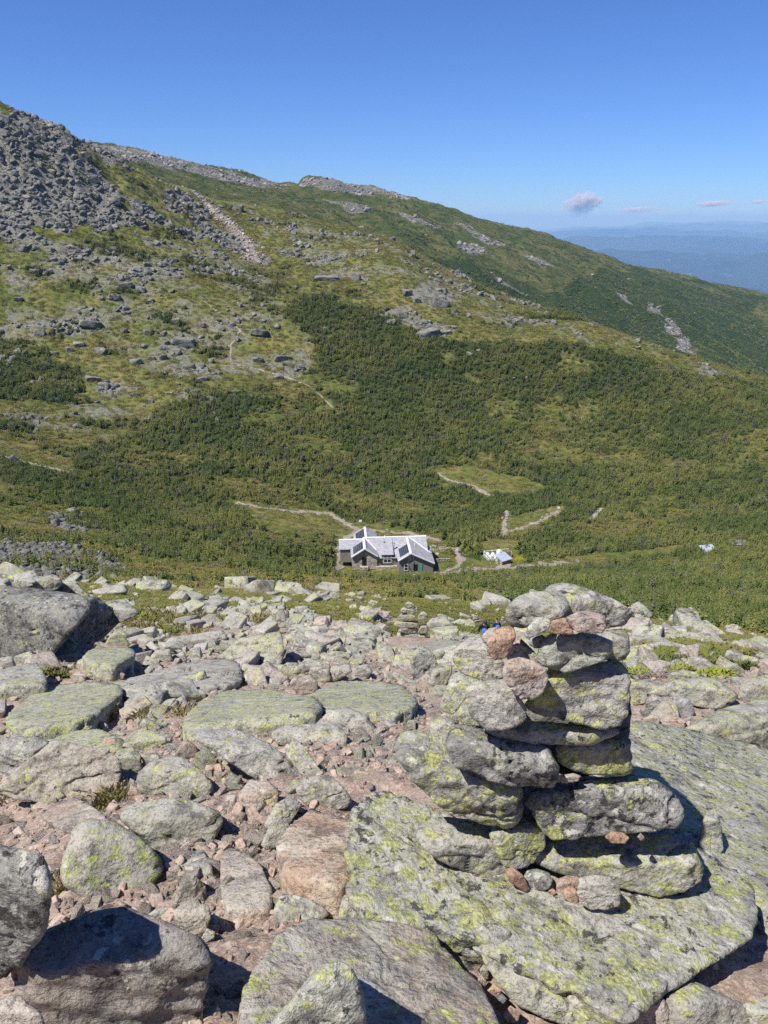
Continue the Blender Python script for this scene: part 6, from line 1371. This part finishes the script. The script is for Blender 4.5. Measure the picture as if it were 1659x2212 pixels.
def person(loc, rz, label, top, pack, hood):
    e = empty('person', loc, rz, label=label, cat='person', group='hikers going down the rubble')
    # facing +y (away from the camera), mid-stride
    Vv = [(0,0,.95),(0,0,1.12),(0,.01,1.32),(0,.02,1.46),(0,.03,1.53),(0,.04,1.62),(0,.04,1.72),
          (.10,0,.90),(.11,.16,.52),(.11,.12,.10),(.11,.25,.05),(-.10,0,.90),(-.11,-.04,.50),(-.11,-.16,.12),(-.11,-.04,.05),
          (.19,.01,1.41),(.25,.0,1.15),(.24,.16,.96),(.24,.21,.90),(-.19,.01,1.41),(-.26,.03,1.15),(-.25,.2,1.0),(-.25,.26,.95)]
    Ee = [(0,1),(1,2),(2,3),(3,4),(4,5),(5,6),(0,7),(7,8),(8,9),(9,10),(0,11),(11,12),(12,13),(13,14),(3,15),(15,16),(16,17),(17,18),(3,19),(19,20),(20,21),(21,22)]
    Rd = [(.15,.11),(.14,.10),(.16,.11),(.11,.08),.05,(.075,.095),(.06,.075),.085,.06,.04,.04,.085,.06,.04,.04,.055,.042,.03,.035,.055,.042,.03,.035]
    for s_, hb in ((1, 18), (-1, 22)):
        hx, hy, hz = Vv[hb]
        for k in range(5):
            n = len(Vv); off = (k - 1.5) * .018
            if k < 4: a, b = (hx + s_ * off, hy + .05, hz - .03), (hx + s_ * off, hy + .07 + .01 * (k % 2), hz - .07)
            else: a, b = (hx - s_ * .04, hy + .02, hz - .02), (hx - s_ * .05, hy + .05, hz - .03)
            Vv += [a, b]; Ee += [(hb, n), (n, n + 1)]; Rd += [.009, .008]
    body = skin('body', Vv, Ee, Rd, M['skin'], e)
    J = skin('jacket', [(0,0,.92),(0,0,1.12),(0,.01,1.32),(0,.02,1.47),(.19,.01,1.42),(.25,0,1.15),(.24,.15,.98),(-.19,.01,1.42),(-.26,.03,1.15),(-.25,.18,1.02)], [(0,1),(1,2),(2,3),(3,4),(4,5),(5,6),(3,7),(7,8),(8,9)], [(.18,.13),(.17,.12),(.19,.13),(.12,.09),.07,.056,.045,.07,.056,.045], top, e)
    skin('trousers', [(0,0,.97),(.10,0,.88),(.11,.15,.52),(.11,.12,.14),(-.10,0,.88),(-.11,-.04,.50),(-.11,-.15,.15)], [(0,1),(1,2),(2,3),(0,4),(4,5),(5,6)], [(.17,.12),.10,.075,.06,.10,.075,.06], M['greycloth'], e)
    for fx, fy in ((.11, .12), (-.11, -.16)): skin('boot', [(fx, fy, .12), (fx, fy + .02, .05), (fx, fy + .17, .04)], [(0, 1), (1, 2)], [.055, .055, .045], M['boot'], e)
    if hood: skin('hood', [(0,.0,1.50),(0,.015,1.62),(0,.02,1.74)], [(0,1),(1,2)], [(.085,.085),(.115,.115),(.085,.09)], M['navy'], e)
    else: skin('hat', [(0,.03,1.68),(0,.03,1.76)], [(0,1)], [(.10,.11),(.08,.09)], M['blackcloth'], e)
    for sx in (-.035, .035): box('eye', [(sx - .012, sx + .012, .128, .134, 1.64, 1.655)], M['blackcloth'], e)
    pk = skin('backpack', [(0,-.20,1.0),(0,-.23,1.2),(0,-.20,1.44)], [(0,1),(1,2)], [(.16,.11),(.18,.13),(.13,.09)], pack, e, 0, 1)
    for sx in (-.11, .11): tubes('strap', [([(sx, -.12, 1.48), (sx, .02, 1.52), (sx, .15, 1.38), (sx, .14, 1.15), (sx * 1.3, -.05, 1.05)], [.022] * 5)], M['blackcloth'], 6, pk)
    return e
def put(u, v, y, **k):
    d = ray(u, v); p = d * (y / d[1]); return (p[0], p[1], p[2] - 1.76)
person(put(1048, 1338, 31), R(-8), 'hiker in a dark hood and black sleeves with a bright blue pack, nearer the cairn', M['blackcloth'], M['bluepack'], True).scale = (1, 1, 1)
person(put(1074, 1336, 43), R(10), 'smaller second hiker farther down with a blue pack and dark hat', M['navy'], M['bluepack'], False)

# ------------------------------------------------------------------ clouds, haze, world, sun
def cloudmat(name, dens, scn):
    m = bpy.data.materials.new(name); m.use_nodes = True; t = m.node_tree; t.nodes.clear(); out = t.nodes.new('ShaderNodeOutputMaterial'); pv = t.nodes.new('ShaderNodeVolumePrincipled')
    tc = t.nodes.new('ShaderNodeTexCoord'); nz = t.nodes.new('ShaderNodeTexNoise'); nz.inputs['Scale'].default_value = scn; nz.inputs['Detail'].default_value = 6; nz.inputs['Roughness'].default_value = .6
    ln = t.nodes.new('ShaderNodeVectorMath'); ln.operation = 'LENGTH'; mr = t.nodes.new('ShaderNodeMapRange'); mr.inputs[1].default_value = 1.0; mr.inputs[2].default_value = 0.0; mr.inputs[4].default_value = .34
    ad = t.nodes.new('ShaderNodeMath'); ad.operation = 'ADD'; mr2 = t.nodes.new('ShaderNodeMapRange'); mr2.inputs[1].default_value = .62; mr2.inputs[2].default_value = .76; mr2.inputs[4].default_value = dens
    L = t.links; L.new(tc.outputs['Object'], nz.inputs['Vector']); L.new(tc.outputs['Object'], ln.inputs[0]); L.new(ln.outputs['Value'], mr.inputs[0]); L.new(mr.outputs[0], ad.inputs[0]); L.new(nz.outputs['Fac'], ad.inputs[1])
    L.new(ad.outputs[0], mr2.inputs[0]); L.new(mr2.outputs[0], pv.inputs['Density']); pv.inputs['Color'].default_value = (.86, .83, .89, 1); L.new(pv.outputs[0], out.inputs['Volume']); return m
cm = cloudmat('cloud_vapour', .006, 1.9)
for (u, v, w, h, D, lab) in [(1256, 437, 80, 52, 40000, 'pinkish puffy cloud above the distant hills'), (1377, 452, 96, 13, 40000, 'thin grey cloud strip right of the puffy cloud'), (1541, 439, 88, 13, 40000, 'thin mauve cloud strip farther right'), (1640, 435, 40, 9, 40000, 'small wisp of cloud at the right edge'), (1214, 452, 26, 7, 40000, 'tiny wisp left of the puffy cloud')]:
    d = ray(u, v); p = d * (D / d[1]); s = D / F / CA
    bm = bmesh.new(); bmesh.ops.create_icosphere(bm, subdivisions=3, radius=1); me = bpy.data.meshes.new('cloud'); bm.to_mesh(me); bm.free()
    o = link('cloud', me, cm, loc=p); o.scale = (w * s / 2 * 1.15, w * s / 2 * .7, h * s / 2 * 1.15); tag(o, lab, 'cloud', 'clouds over the horizon')
hz = bpy.data.materials.new('haze_air'); hz.use_nodes = True; t = hz.node_tree; t.nodes.clear(); out = t.nodes.new('ShaderNodeOutputMaterial'); pv = t.nodes.new('ShaderNodeVolumePrincipled')
pv.inputs['Color'].default_value = (.33, .58, 1, 1); pv.inputs['Absorption Color'].default_value = (.35, .35, .35, 1); pv.inputs['Density'].default_value = 4.7e-5; pv.inputs['Anisotropy'].default_value = 0; t.links.new(pv.outputs[0], out.inputs['Volume'])
V, Fc = [], []; boxm(V, Fc, -90000, 90000, -3000, 95000, -2000, 190)
tag(link('haze', mesh_np('haze', V, Fc, False), hz), 'bluish haze thickening with distance', 'haze', kind='stuff')

W = bpy.data.worlds.new('World'); SC.world = W; W.use_nodes = True; t = W.node_tree; bg = t.nodes['Background']; sky = t.nodes.new('ShaderNodeTexSky'); sky.sky_type = 'NISHITA'; sky.sun_disc = False
EL = R(58); AZS = math.atan2(SUNV[0], SUNV[1]); sky.sun_elevation = EL; sky.sun_rotation = AZS % (2 * math.pi); sky.altitude = 1600; sky.air_density = 1.0; sky.dust_density = .3; sky.ozone_density = 2.5
t.links.new(sky.outputs[0], bg.inputs[0]); bg.inputs[1].default_value = .085
vm = t.nodes.new('ShaderNodeVectorMath'); vm.operation = 'MULTIPLY'; vm.inputs[1].default_value = (.46, .68, 1.14); t.links.new(sky.outputs[0], vm.inputs[0]); t.links.new(vm.outputs[0], bg.inputs[0])
sl = bpy.data.lights.new('sun', 'SUN'); sl.energy = 5.0; sl.angle = R(.53); sl.color = (1, .955, .89); so = bpy.data.objects.new('sun', sl); COL.objects.link(so)
sv = Vector((math.sin(AZS) * math.cos(EL), math.cos(AZS) * math.cos(EL), math.sin(EL))); so.rotation_euler = sv.to_track_quat('Z', 'Y').to_euler(); so.location = (-5, -3, 10)
SC.view_settings.view_transform = 'Standard'; SC.view_settings.look = 'None'; SC.view_settings.exposure = 0.47; SC.view_settings.gamma = 1
SC.render.engine = 'CYCLES'; SC.cycles.max_bounces = 5; SC.cycles.diffuse_bounces = 3; SC.cycles.volume_bounces = 2; SC.cycles.use_denoising = False; SC.cycles.volume_step_rate = 1
